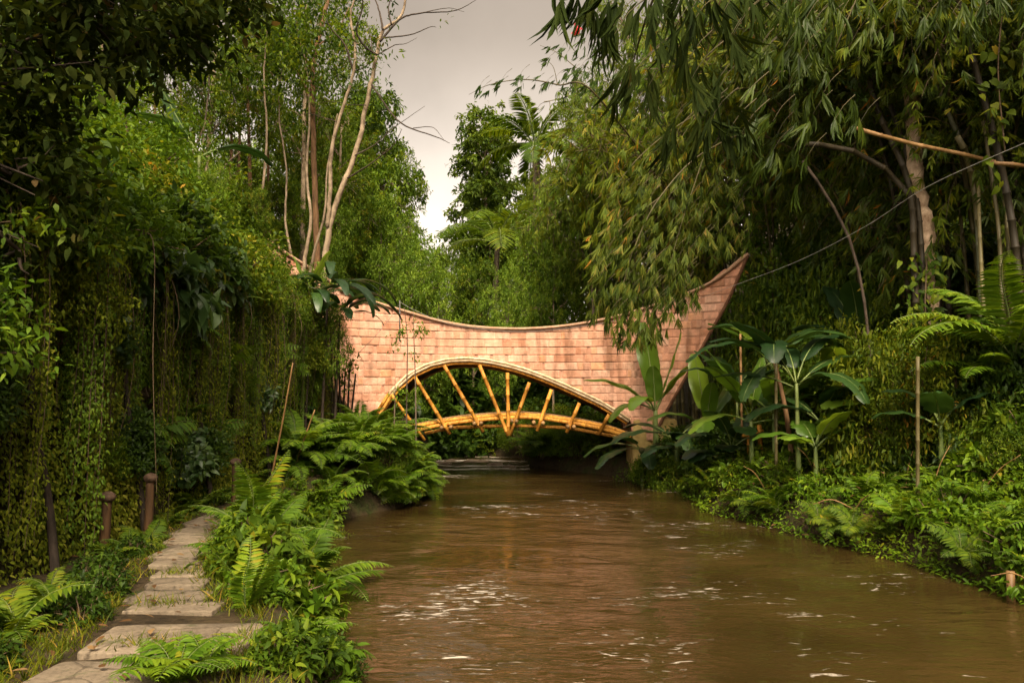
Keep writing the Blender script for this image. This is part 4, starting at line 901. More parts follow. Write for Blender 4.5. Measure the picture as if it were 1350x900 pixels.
# -- drooping strap leaf plant in front of the left wing, with paddle leaves
def strap_plant(lab,px,py,d,n,L,seed):
    global rng; keep=rng; rng=np.random.default_rng(seed); c=P(px,py,d); zb=gz(c[0],d); t=thing('strap_leaf_plant',lab,'plant',(c[0],d,zb)); h=c[2]-zb; tb=Tubes()
    tb.add(curve_pts([(-.1,0,-.2),(-.05,0,h*.5),(0,0,h)],10),np.linspace(.035,.022,10),6); obj('stem',tb.mesh('stem'),t,mats=[M['bark_dark']])
    for k in range(n):
        V,q,mid=big_leaf(L*(.75+.4*rng.random()),.21,rng.uniform(.15,1.0),k*2.399+rng.random()*.5,rng.uniform(1.1,2.0),fold=.3,stalk=.3,seed=k); obj('leaf',mesh_np('leaf',V+[0,0,h],[q],smooth=True,attrs={'rnd':np.full(len(V),rng.random())}),t,mats=[M['leaf_bandark']])
    rng=keep
strap_plant('dark strap leaved plant drooping in front of the left bridge wing',432,384,17.2,18,1.35,1)
strap_plant('smaller dark strap leaved plant lower against the pink stone',448,418,17.5,14,1.1,2)
strap_plant('dark strap leaved plant among the shrubs left of the bridge wing',410,400,16.9,13,1.15,3)
c=P(402,388,16.8); zb=gz(c[0]-.1,16.8); banana('paddle_leaf_plant','plant with upright oval paddle leaves in front of the pale trunks','plant',(c[0],16.8,zb),max(.2,c[2]-zb),.03,[(.85,.38,1.1,-.1,.1,0),(.7,.34,1.5,PI,.5,0),(.6,.32,2.2,.4,-.2,0)],'leaf_banana')
# -- dark canes by the wing, as one clump
c=P(445,545,18.6); zb=gz(c[0]-.1,18.6); t=thing('cane_clump','clump of dark bare canes standing against the left end of the pink wall','cane clump',(c[0],18.6,zb))
for a_,b_ in (((436,430),(440,540)),((441,435),(445,545)),((446,436),(449,550)),((456,486),(452,560)),((461,478),(457,560)),((470,492),(460,560)),((424,445),(428,500))):
    A=P(*a_,18.6)-np.array([c[0],18.6,zb]); B=P(*b_,18.6)-np.array([c[0],18.6,zb]); tb=Tubes(); bamboo_pole(tb,np.linspace(B-[0,0,.5],A,8)+rng.normal(size=3)*.02,(.03,.018)); obj('cane',tb.mesh('cane'),t,mats=[M['culm_dark']])
lb=Leaves(); C=np.array([P(x+rng.normal()*5,y+rng.normal()*8,18.6) for x,y in [(460,485)]*14+[(455,505)]*8+[(468,475)]*5])-np.array([c[0],18.6,zb]); crown_leaves(lb,C,rvec(len(C)),7,.15,.1,.04,.04,.3); obj('leaves',lb.mesh('leaves',T_FLAT),t,mats=[M['leaf_mid']])
# -- leaning canes by the path
for (a_,b_,d,lab) in (((386,478),(355,630),13.6,'long tan cane leaning beside the path left of a shorter one'),((415,540),(381,622),14.6,'shorter thin tan cane leaning toward the bridge')):
    tb=Tubes(); A=P(*a_,d); B=P(*b_,d+.2); tb.add(curve_pts([B-[.03,0,.35],(A+B)/2+[.03,0,0],A],12),np.linspace(.02,.011,12),6,.8); tag(obj('leaning_cane',tb.mesh('leaning_cane'),mats=[M['bamboo_dry']]),lab,'cane')
# -- saplings in front of the arch
for (pts,d,lvs,lab) in (([(537,600),(536,540),(537,450),(533,405)],17.4,[(535,432),(528,436),(545,430),(556,436),(524,455)],'thin pale sapling stem with feathery leaves rising above the arch rim'),
   ([(549,600),(548,520),(546,455),(545,410)],17.6,[(552,436),(560,438),(548,470)],'second thin sapling just right of the feathery one'),
   ([(517,600),(520,550),(521,495)],17.2,[(524,518),(530,514),(532,522)],'short sapling with yellowish leaves before the left of the arch')):
    b=P(*pts[0],d); b[2]=gz(b[0],d)-.05; t=thing('sapling',lab,'sapling',tuple(b)); tb=Tubes(); tb.add(curve_pts(np.array([P(x,y,d) for x,y in pts[1:]]) - b if False else np.vstack([[0,0,0],np.array([P(x,y,d) for x,y in pts[1:]])-b]),20),np.linspace(.022,.006,20),6); obj('stem',tb.mesh('stem'),t,mats=[M['bark']])
    lb=Leaves(); C=np.repeat(np.array([P(x,y,d) for x,y in lvs])-b,5,0); C=C+rng.normal(size=C.shape)*.06; crown_leaves(lb,C,rvec(len(C))*[1,1,.3],6,.25,.1,.03,.03,.2); obj('leaves',lb.mesh('leaves',T_FLAT),t,mats=[M['leaf_lime']])
# -- iron stay and cable
c=P(527,396,20.8); tb=Tubes(); tb.add(np.array([P(527,450,20.8),c]),.018,6); tag(obj('iron_post',tb.mesh('iron_post'),mats=[M['iron']]),'thin dark iron stake on the bridge top holding the cable','stake')
cab=[(527,398,20.8),(545,408,20.85),(575,421,20.9),(610,430,20.95),(690,437,20.8),(780,428,20.3),(840,416,19.8),(900,401,18.6),(960,379,17),(1050,345,15),(1140,299,13),(1225,245,11.5),(1370,180,10)]
tb=Tubes(); tb.add(curve_pts([P(*p) for p in cab],160),.0048,5,.6); tag(obj('cable',tb.mesh('cable'),mats=[M['cable']]),'thin pale cable sagging across the bridge front up to the right trees','cable')
tb=Tubes(); tb.add(curve_pts([P(527,400,20.8),P(510,425,20),P(490,448,19.2),P(468,470,18.6)],14),.006,4,.3); tag(obj('guy_wire',tb.mesh('guy_wire'),mats=[M['iron']]),'thin dark guy wire slanting down across the pink blocks to the dark canes','wire')

# ================================================================== strip between path and river
FLAB='arching green fern in the strip between the slab path and the river'; FG='ferns between the path and the river'
rng=np.random.default_rng(120)
spots=[]
for y in np.arange(5.15,14.6,.30):
    xa=float(xl(y))-.15; xpath=float(np.interp(y,[4.9,5.9,7,8.3,10.4,11.5,13,15],[-1.75,-1.9,-2.65,-3.15,-3.75,-3.85,-3.9,-3.9]))
    wdt=xa-xpath
    for _ in range(1):
        spots.append((xpath+.34+max(.1,wdt-.3)*rng.random(),y+rng.normal()*.1))
for k,(x,y) in enumerate(spots):
    big=.5+.3*rng.random(); kd=FERN[k%4]
    kd.use((x,y,gz(x,y)-.02),big*(.98 if y>8 else .72),rng.random()*6,FLAB,FG,(rng.normal()*.1,.12+rng.normal()*.1))
for k in range(46):
    y=5.3+9.6*rng.random(); xa=float(xl(y)); xpath=float(np.interp(y,[4.9,5.9,7,8.3,10.4,11.5,13,15],[-1.75,-1.9,-2.65,-3.15,-3.75,-3.85,-3.9,-3.9])); x=xpath+.3+(xa-.05-xpath-.3)*rng.random()**.7
    HERB[(k*2)%3].use((x,y,gz(x,y)-.02),.75+.5*rng.random(),rng.random()*6,'leafy herb crowding between the ferns on the river edge of the path','herbs between path and river')
for (x,y,s,kd,lab) in ((-2.0,8.0,.42,'mid','low leafy bush on the water edge beside the narrow slabs'),(-2.9,11.2,.5,'lime','bright low bush on the water edge beyond the long reaching frond'),(-1.55,6.5,.34,'dark','dark leafy bush at the water edge near the bottom of the photo'),(-2.9,13.3,.45,'mid','leafy bush at the inlet before the far fern bank')):
    SHR[kd].use((x,y,gz(x,y)-.08),s,rng.random()*6,lab)
for (px,py,d,s,rz,lab) in ((335,668,10.2,1.05,1,'tall upright bright fern above the slab path bend'),(324,800,6.3,.62,2,'small upright lime green fern frond beside the third slab'),(395,700,9.6,1.1,0,'broad fern spreading over the water edge with pale glints'),(345,705,9.4,1.0,4,'leafy fern crowding the middle of the path edge')):
    c=P(px,py,d); (FERN_UP if 'upright' in lab else FERN_BIG[0]).use((c[0],d,gz(c[0],d)-.03),s if 'upright' in lab else s*.62,rz,lab)
# one long frond reaching over the water
c=P(425,742,8.7); s_m,f_m=fern_mesh(260,1,1.0,rise=(.35,.36),pin=24,pinL=.2,w=.24,droop=.55)
t=thing('fern','long single fern frond reaching flat out over the brown water','fern',(c[0]-.12,8.7,max(gz(c[0]-.12,8.7),.2))); obj('stem',s_m,t,mats=[M['stem_green']]); obj('fronds',f_m,t,mats=[M['leaf_fern']]); t.rotation_euler=(0,0,-.05-float(0))
for (px,py,d,s,lab) in ((230,905,4.75,.55,'fern at the bottom edge of the photo beside the nearest slab'),(265,900,4.9,.5,'fern lying over the corner of the nearest slab')):
    c=P(px,py,d); FERN[1].use((c[0],d,gz(c[0],d)),s,rng.random()*6,lab)
# far fern bush left of the arch
rng=np.random.default_rng(131)
for k in range(34):
    y=14.9+3.6*rng.random(); xa=float(xl(y)); x=xa-.05-1.75*rng.random()**1.2; 
    hgt=(.5+.22*rng.random())*(1.1 if x<xa-.4 else .8)
    FERN_BIG[k%2].use((x,y,gz(x,y)+.30*rng.random()*(x<xa-.3)),hgt,rng.random()*6,'lush fern in the big bright fern bank at the left foot of the bridge','ferns of the bank below the bridge',(rng.normal()*.15,rng.normal()*.15))
for k in range(12):
    y=15.4+2.4*rng.random(); x=float(xl(y))-.5-1.2*rng.random()
    FERN[k%4].use((x,y,gz(x,y)+.1),.9+.4*rng.random(),rng.random()*6,'lush fern in the big bright fern bank at the left foot of the bridge','ferns of the bank below the bridge')
for k in range(26):
    y=14.2+4.6*rng.random(); x=float(xl(y))+.02-.25*rng.random()
    (FERN if k%3 else HERB)[k%3].use((x,y,.12+.45*rng.random()),.6+.35*rng.random(),rng.random()*6,'lush fern in the big bright fern bank at the left foot of the bridge' if k%3 else 'leafy herb hanging at the water edge of the big fern bank','ferns of the bank below the bridge' if k%3 else 'herbs of the fern bank',(rng.normal()*.15,.55))
for (x,y,s,kd,lab) in ((-2.6,16.6,.62,'fine','leafy bush inside the fern bank at the left foot of the bridge'),(-3.3,16.6,.42,'mid','round bush behind the fern bank near the path end'),(-2.15,18.9,.5,'lime','bright low bush below the left end of the bamboo chord')):
    SHR[kd].use((x,y,gz(x,y)-.1),s,rng.random()*6,lab)
# ferns along the inner side of the path, under the cliff
for k in range(26):
    y=5.4+9.8*rng.random(); xp=float(np.interp(y,[4.9,5.9,7,8.3,10.4,11.5,13,15],[-3.0,-3.05,-3.45,-3.8,-4.3,-4.3,-4.4,-4.5])); x=min(xp-.1,xw(y)+.25+(xp-.25-xw(y))*rng.random())
    FERN_DARK[k%2].use((x,y,gz(x,y)-.02),.34+.26*rng.random(),rng.random()*6,'low dark fern at the foot of the mossy cliff beside the path','ferns at the foot of the cliff',(rng.normal()*.1,.15))
# herbs and grass around the slabs
for k in range(60):
    y=5.0+10*rng.random()**1.2; xp=float(np.interp(y,[4.9,5.9,7,8.3,10.4,11.5,13,15],[-2.95,-3.0,-3.4,-3.75,-4.25,-4.3,-4.4,-4.5]))
    if k%2: x=xp-.02-.5*rng.random()
    else:
        xq=float(np.interp(y,[4.9,5.9,7,8.3,10.4,11.5,13,15],[-1.75,-1.9,-2.65,-3.15,-3.75,-3.85,-3.9,-3.9])); x=xq+.05+.9*rng.random()*(float(xl(y))-xq)
    (HERB_DARK if k%2 and y<8.5 else HERB[k%3]).use((x,y,gz(x,y)-.02),.35+.3*rng.random(),rng.random()*6,'small leafy herb growing at the edge of the slab path','herbs along the path')
lb=Leaves(); n=15000; y=4.6+10.8*rng.random(n)**1.4; side=rng.random(n)<.55
xi=np.interp(y,[4.6,5.9,7,8.3,10.4,11.5,13,16],[-2.9,-3.0,-3.35,-3.7,-4.2,-4.25,-4.3,-4.4]); xo=np.interp(y,[4.6,5.9,7,8.3,10.4,11.5,13,16],[-1.7,-1.9,-2.68,-3.18,-3.78,-3.88,-3.9,-3.9])
x=np.where(side,xi-np.abs(rng.normal(size=n))*.32+.05,xo+np.abs(rng.normal(size=n))*.25-.06)
# tufts in the gaps between slabs
gy_=np.array([5.45,6.45,7.5]); m_=rng.random(n)<.10; y=np.where(m_,gy_[rng.integers(0,3,n)]+rng.normal(size=n)*.06,y); x=np.where(m_,np.interp(y,[5,6.5,7.5],[-2.35,-2.7,-3.05])+rng.normal(size=n)*.38,x)
tuft=Wob(140,5,9)(x,y); k_=(rng.random(n)<np.clip(.5+.9*tuft,.08,1))&(x>xw(y)+.1); x,y=x[k_],y[k_]; n=len(x)
lb.add(np.stack([x,y,ground_z(x,y)+.0],-1),rvec(n)*[.8,.8,.2]+[0,0,.8],rvec(n),.06+.10*rng.random(n),.006+.004*rng.random(n),rng.random(n))
tag(obj('grass',lb.mesh('grass',T_BLADE),mats=[M['grass']]),'short green grass around the path slabs','grass',kind='stuff')
# fallen leaves
lb=Leaves(); n=120; y=4.8+9*rng.random(n)**1.3; x=np.interp(y,[4.6,7,10.4,13],[-2.6,-3.1,-4,-4.1])+rng.normal(size=n)*.55
lb.add(np.stack([x,y,ground_z(x,y)+.07],-1),rvec(n)*[1,1,.1],np.array([0,0,1.])+rvec(n)*.3,.05+.06*rng.random(n),.03+.02*rng.random(n),rng.random(n))
tag(obj('fallen_leaves',lb.mesh('fallen_leaves',T_FLAT),mats=[M['leaf_dead']]),'brown fallen leaves scattered on the path and banks','leaf litter',kind='stuff')
# ================================================================== BEHIND THE BRIDGE
rng=np.random.default_rng(200)
TK['gap']=tree_kind('broadleaf_tree','tree',14,.17,rand_lobes(21,11,6,13,1.35,1.05),520,28,(.22,.1),'leaf_far','bark_pale',521,trunk_top=12)
TK['spray']=tree_kind('fine_leaved_tree','tree',12,.13,rand_lobes(22,12,5,11.4,2.4,.95,.8),380,24,(.17,.04),'leaf_bamboo','bark',522,trunk_top=10.5,lean=(-.6,0),bare=.3,droop=.5)
PALM=palm_kind(531,7,15,1.7,'leaf_mid'); PALM2=palm_kind(532,6.5,12,3.2,'leaf_mid',el=(.1,1.1),droop=1.5)
for (px,d,top,kd,wd,lab) in [
(640,48,128,'gap',1.0,'tall rounded tree standing alone right of the strip of sky'),(640,56,200,'gap',.8,'smaller tree at the left shoulder of the tall rounded tree'),
(785,29,75,'spray',.45,'fine leaved tree with sprays reaching left into the sky'),(840,32,-20,'spray',.7,'tall fine leaved tree behind the hanging bamboo leaves'),
(715,44,215,'gap',.8,'green tree behind the palm crown right of the sky'),(800,40,140,'round',.7,'full green tree on the right valley side'),
(850,48,230,'far',.9,'distant tree filling the gap behind the drooping spray'),(920,46,200,'far',.9,'distant tree behind the right wing of the bridge'),(800,60,270,'far',.9,'distant tree beyond the bamboo masses'),(575,70,322,'far',.6,'distant tree low in the strip of sky, left'),(612,66,316,'far',.5,'distant tree low in the strip of sky under the tall rounded tree'),
(668,58,300,'far',.6,'distant tree behind the drooping palm'),(515,60,275,'far',.6,'distant tree behind the left wood edge'),(500,55,240,'far',.8,'distant tree deep behind the left wood'),
(700,50,240,'far',.8,'distant tree on the right valley side'),(740,36,230,'lime',.8,'yellow green tree above the bridge centre right'),(700,34,290,'lime',.7,'light green tree low above the bridge centre'),
(605,36,332,'lime',.7,'light bush tree above the bridge centre'),(560,29,318,'lime',.62,'bright rounded bush behind the top of the bridge'),(500,29,325,'lime',.55,'bright bush behind the left shoulder of the bridge'),
(625,31,335,'round',.6,'darker bush behind the middle of the bridge top'),(670,30,345,'lime',.55,'leafy bush touching the bridge top, centre right'),(730,29,330,'round',.55,'green bush behind the right of the bridge top')]:
    TK[kd].at(px,d,top,lab,wide=wd)
PALM.at(706,38,135,'palm with an upright feathery crown right of the sky strip'); PALM2.at(655,37,245,'palm with long drooping fronds above the bridge')
# growth seen under the arch, mostly dark leaf colour that deepens its shade
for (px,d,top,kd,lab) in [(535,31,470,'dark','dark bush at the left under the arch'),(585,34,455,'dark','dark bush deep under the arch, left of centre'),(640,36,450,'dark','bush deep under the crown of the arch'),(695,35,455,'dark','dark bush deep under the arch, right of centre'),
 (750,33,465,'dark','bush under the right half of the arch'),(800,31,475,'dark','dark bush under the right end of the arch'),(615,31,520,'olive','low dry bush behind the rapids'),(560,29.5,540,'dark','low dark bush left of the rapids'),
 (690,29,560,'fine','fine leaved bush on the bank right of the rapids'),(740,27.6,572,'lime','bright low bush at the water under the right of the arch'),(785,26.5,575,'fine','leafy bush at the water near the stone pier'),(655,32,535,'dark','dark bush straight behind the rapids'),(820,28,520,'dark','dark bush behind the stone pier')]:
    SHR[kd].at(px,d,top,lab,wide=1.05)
for k in range(26):
    px=665+165*rng.random(); d=24.0+3.2*rng.random(); c=P(px,560,d)
    if c[0]>xr(d)-.1: FERN_BIG[k%2].use((c[0],d,gz(c[0],d)),.5+.3*rng.random(),rng.random()*6,'fern hanging to the water beneath the right half of the arch','ferns under the arch')
for (x,y,s,kd,lab) in ((1.05,25.75,.75,'bright','bright bush at the water under the middle of the arch'),(1.95,24.75,.8,'bright','bright bush at the water under the right half of the arch'),(2.9,23.95,.75,'bright','bright bush at the water just left of the stone pier'),(1.5,26.6,1.0,'fine','fine leaved bush behind the bright ones under the arch'),(2.5,25.4,.95,'mid','green bush behind the bright ones left of the stone pier'),(.35,28.2,1.0,'fine','fine leaved bush on the far bank right of the rapids'),(-.6,30.8,1.3,'dark','dark bush at the head of the rapids'),(-2.2,31.2,1.3,'dark','dark bush at the head of the rapids, farther left'),(.9,29.6,1.3,'dark','dark bush on the far bank behind the fine leaved one')):
    SHR[kd].use((x,y,gz(x,y)-.1),s,rng.random()*6,lab)
# rapids: low stones
for k,(px,py,s,lab) in enumerate(((585,612,.5,'dark wet stone at the left end of the rapids'),(603,608,.7,'pale stone slab in the middle of the rapids'),(628,609,.8,'broad tan stone at the back of the rapids'),(652,613,.5,'small stone in the right of the rapids'),(671,616,.35,'last small stone at the right end of the rapids'))):
    d=2.3*FPX/(py-520); c=P(px,py,d); o=rough_block('river_stone',(c[0],d,-.02),(s*1.1,s*.8,.2),M['rock'],None,300+k,.07); tag(o,lab,'stone','stones of the rapids','thing')

# ================================================================== RIGHT SIDE
rng=np.random.default_rng(300)
# ground cover of the right bank
lb=Leaves(); n=90000; y=8.6+13.5*rng.random(n)**1.35; t=-.04+3.6*rng.random(n)**.85; x=xr(y)+t
bumpy=np.clip(.5+.9*Wob(301,1.7,9)(x,y)+.4*Wob(302,4,9)(x,y),0,1.2); k_=rng.random(n)<.25+.75*bumpy; x,y,t,bumpy=x[k_],y[k_],t[k_],bumpy[k_]; n=len(x)
zz=np.maximum(ground_z(x,y),.0)+rng.random(n)*(.06+.38*bumpy)*np.clip(.4+t,0.25,1)
lb.add(np.stack([x-(t<.25)*.22*rng.random(n),y,zz],-1),rvec(n)*[1,1,.6]+[-.2,-.2,.1],np.array([0,0,1.])+rvec(n)*.6,.04+.07*rng.random(n),.016+.03*rng.random(n),np.clip(.6*bumpy+.4*rng.random(n),0,1))
tag(obj('ground_cover',lb.mesh('ground_cover',T_FLAT),mats=[M['leaf_fern']]),'low leafy ground cover on the right river bank','ground cover',kind='stuff')
for k in range(64):
    y=8.9+11*rng.random()**1.3; x=float(xr(y))+.05+2.6*rng.random(); HERB[k%3].use((x,y,gz(x,y)+.05),.8+.6*rng.random(),rng.random()*6,'small leafy herb in the green bank on the right side of the river','herbs of the right bank')
for k in range(40):
    y=9.0+10*rng.random()**1.25; x=float(xr(y))+.15+3.0*rng.random(); FERN[k%4].use((x,y,gz(x,y)+.05),.5+.4*rng.random(),rng.random()*6,'fern in the green bank on the right side of the river','ferns of the right bank',(rng.normal()*.12,-.12))
for k in range(12):
    y=9.2+6*rng.random(); x=float(xr(y))-.02; 
    FERN_DARK[k%2].use((x+.1,y,.28),.42+.2*rng.random(),rng.random()*6,'small fern dipping to the water along the right bank','ferns dipping to the water',(0,-.5))
for k in range(16):
    y=9.0+9*rng.random(); x=float(xr(y))+.1+1.8*rng.random(); p=np.array([x,y,gz(x,y)]); d_=rvec(1)[0]*[1,1,.5]+[0,0,.45]; l_=.5+.5*rng.random()
    tb=Tubes(); tb.add(curve_pts([p-d_*.1,p+d_*l_*.5+[0,0,.12],p+d_*l_],10),np.linspace(.013,.004,10),5); tag(obj('dry_twig',tb.mesh('dry_twig'),mats=[M['bamboo_dry']]),'dry twig sticking out of the green cover of the right bank','twig','dry twigs in the right bank')
lb=Leaves(); n=500; y=8.8+11*rng.random(n)**1.3; t=-.02+2.2*rng.random(n); x=xr(y)+t
lb.add(np.stack([x,y,np.maximum(ground_z(x,y),.02)+.02+.4*rng.random(n)*np.clip(t,0,1)],-1),rvec(n)*[1,1,.3],np.array([0,0,1.])+rvec(n)*.4,.06+.1*rng.random(n),.03+.03*rng.random(n),rng.random(n))
tag(obj('dead_leaves',lb.mesh('dead_leaves',T_FLAT),mats=[M['leaf_dead']]),'brown dead leaves caught in the ground cover of the right bank','leaf litter',kind='stuff')
# sticks in the bank
for (a_,b_,d,r,mt,lab) in (((1210,470),(1209,632),11.7,.028,'culm','upright tan bamboo stake in the right bank'),((1023,478),(1023,622),15.0,.03,'culm','upright pale bamboo stake beside the leaning brown stem'),((976,440),(978,560),17,.025,'bamboo_dry','thin upright stake with a dry leaf behind the dark banana leaves'),((1332,752),(1333,800),9.1,.045,'bamboo_dry','short hollow bamboo peg in the water at the right edge')):
    A=P(*a_,d); B=P(*b_,d); tb=Tubes(); bamboo_pole(tb,np.linspace(B-[0,0,.25],A,8),r,seg=.3); tag(obj('bamboo_stake',tb.mesh('bamboo_stake'),mats=[M[mt]]),lab,'stake')
o=rough_block('brick_block',(P(1145,696,12.2)[0],12.2,.32),(.17,.2,.34),M['brickred'],None,401,.012); tag(o,'worn reddish brick block poking from the right bank at the water','brick block',kind='thing')
c=P(1000,568,17.0); t=thing('bamboo_barrier','low broken barrier of yellow bamboo behind the banana plants','barrier',(c[0],17,gz(c[0],17)))
for a_,b_ in (((978,574),(1006,568)),((988,566),(988,600)),((1001,560),(1003,600))):
    tb=Tubes(); bamboo_pole(tb,np.linspace(P(*a_,17),P(*b_,17),6)-np.array([c[0],17,gz(c[0],17)]),.05); obj('rail' if a_[0]==978 else 'upright',tb.mesh('rail'),t,mats=[M['bamboo_gold']])
# -- banana plants
def bpl(px,pyc,d,leaves,leafm,lab,r=.07,stemm='stem_green',lean=(0,0),name='banana_plant',basepx=None):
    c=P(px,pyc,d); bx=c[0]-lean[0]; zb=gz(bx,d); return banana(name,lab,'banana plant',(bx,d,zb),max(.2,c[2]-zb),r,leaves,leafm,stemm,lean)
bpl(864,540,20.6,[(1.9,.66,1.4,PI*.62,.15,.02),(1.7,.55,1.2,-.2,-.1,0),(1.7,.62,.8,PI+.15,.95,.05),(1.25,.5,.55,PI+.35,1.75,.1),(1.2,.5,.9,PI+.9,2.0,.1),(1.3,.5,1.15,-.5,.6,0),(1.0,.45,1.35,PI*1.4,.2,0)],'leaf_banana','bright banana plant with upright leaves in front of the pink wall',.1)
bpl(932,565,18.9,[(1.5,.55,1.35,PI*.6,.15,0),(1.3,.5,1.05,.4,.3,0),(1.3,.5,.7,PI+.2,1.3,.08),(1.2,.5,.5,-.4,1.5,.1),(1.2,.5,.6,PI*1.4,1.5,.1),(1.0,.4,1.3,PI*1.5,.4,0)],'leaf_banana','banana plant with one rounded upright yellow green leaf beside the bridge edge',.08)
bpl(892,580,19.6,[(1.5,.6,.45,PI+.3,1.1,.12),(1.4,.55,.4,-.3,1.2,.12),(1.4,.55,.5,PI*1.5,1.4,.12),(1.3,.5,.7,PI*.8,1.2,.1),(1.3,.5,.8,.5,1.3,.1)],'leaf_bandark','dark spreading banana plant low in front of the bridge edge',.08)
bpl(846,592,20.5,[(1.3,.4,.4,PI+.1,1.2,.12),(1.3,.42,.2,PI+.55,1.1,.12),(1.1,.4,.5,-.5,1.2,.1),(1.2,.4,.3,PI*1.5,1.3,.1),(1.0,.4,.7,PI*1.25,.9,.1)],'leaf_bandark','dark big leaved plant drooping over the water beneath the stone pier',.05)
bpl(1020,470,15.3,[(1.5,.5,.5,PI+.1,1.3,.12),(1.4,.5,.75,.3,1.4,.12),(1.4,.5,.6,PI*1.4,1.6,.12),(1.3,.45,1.1,PI*.8,1.5,.1),(1.3,.45,.9,-.6,1.5,.1),(1.0,.4,-.3,PI+.6,.9,.15)],'leaf_bandark','tall banana plant on a leaning dark brown stem',.06,'bark_warm',(-.35,0))
bpl(990,555,16.2,[(1.4,.45,1.25,PI*.9,.5,0),(1.4,.45,1.1,PI+.6,.9,.05),(1.2,.5,.8,-.2,1.1,.05),(1.2,.5,.45,PI+.2,1.4,.1),(1.1,.4,1.45,.5,.3,0),(1.0,.5,.3,-.5,1.2,.08)],'leaf_banana','banana plant with pale upright stalks behind the stakes',.06)
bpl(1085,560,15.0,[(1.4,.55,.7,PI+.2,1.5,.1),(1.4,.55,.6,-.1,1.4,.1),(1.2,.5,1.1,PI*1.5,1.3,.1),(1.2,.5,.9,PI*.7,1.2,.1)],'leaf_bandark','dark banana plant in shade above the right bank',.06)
bpl(1150,560,14.6,[(1.1,.75,.9,PI+.5,1.5,0),(1.0,.7,.8,-.6,1.5,0),(1.0,.7,1.2,PI*1.5,1.5,0),(.9,.6,.6,PI*.9,1.4,0)],'leaf_banana','broad rounded leaf plant in shade between the stakes',.05,name='taro_plant')
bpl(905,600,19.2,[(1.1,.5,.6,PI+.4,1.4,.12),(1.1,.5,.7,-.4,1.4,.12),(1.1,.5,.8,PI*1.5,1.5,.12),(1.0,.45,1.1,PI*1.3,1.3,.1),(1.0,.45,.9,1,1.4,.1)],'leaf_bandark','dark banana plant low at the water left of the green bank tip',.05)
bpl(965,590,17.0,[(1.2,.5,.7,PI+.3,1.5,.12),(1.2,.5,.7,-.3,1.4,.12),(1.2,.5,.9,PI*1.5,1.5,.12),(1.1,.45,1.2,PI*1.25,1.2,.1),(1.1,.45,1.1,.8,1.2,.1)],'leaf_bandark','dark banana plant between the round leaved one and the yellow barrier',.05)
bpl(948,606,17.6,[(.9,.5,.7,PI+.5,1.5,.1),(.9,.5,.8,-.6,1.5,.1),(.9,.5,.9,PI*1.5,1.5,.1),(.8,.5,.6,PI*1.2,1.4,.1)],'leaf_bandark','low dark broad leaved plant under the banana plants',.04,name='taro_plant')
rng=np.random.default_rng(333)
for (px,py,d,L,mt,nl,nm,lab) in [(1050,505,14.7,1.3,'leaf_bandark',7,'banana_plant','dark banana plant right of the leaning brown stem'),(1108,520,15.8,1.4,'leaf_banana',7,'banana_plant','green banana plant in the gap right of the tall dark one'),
 (1135,470,16.6,1.5,'leaf_bandark',8,'banana_plant','tall dark banana plant in shade left of the upright bamboo stake'),(972,530,18.0,1.2,'leaf_bandark',8,'banana_plant','dark banana plant behind the rounded upright leaf'),
 (1022,490,18.0,1.4,'leaf_banana',7,'banana_plant','tall green banana plant standing clear right of the bridge wing'),(1168,535,14.2,.9,'leaf_banana',6,'taro_plant','broad leaved green plant close left of the upright bamboo stake'),
 (1075,588,14.3,.8,'leaf_banana',7,'taro_plant','low green broad leaved plant where the bank meets the shade'),(1240,560,12.6,.8,'leaf_bandark',7,'taro_plant','low dark broad leaved plant right of the upright bamboo stake'),(1020,545,15.9,1.1,'leaf_banana',6,'banana_plant','light green banana plant behind the upright pale stake')]:
    bpl(px,py,d,[(L*(.8+.4*rng.random()),L*(.42 if nm=='taro_plant' and L<1 else .36)*(1.5 if nm=='taro_plant' else 1),rng.uniform(.4,1.35),k*2.399+rng.random(),rng.uniform(.6,1.7),.1) for k in range(nl)],mt,lab,.055,name=nm)
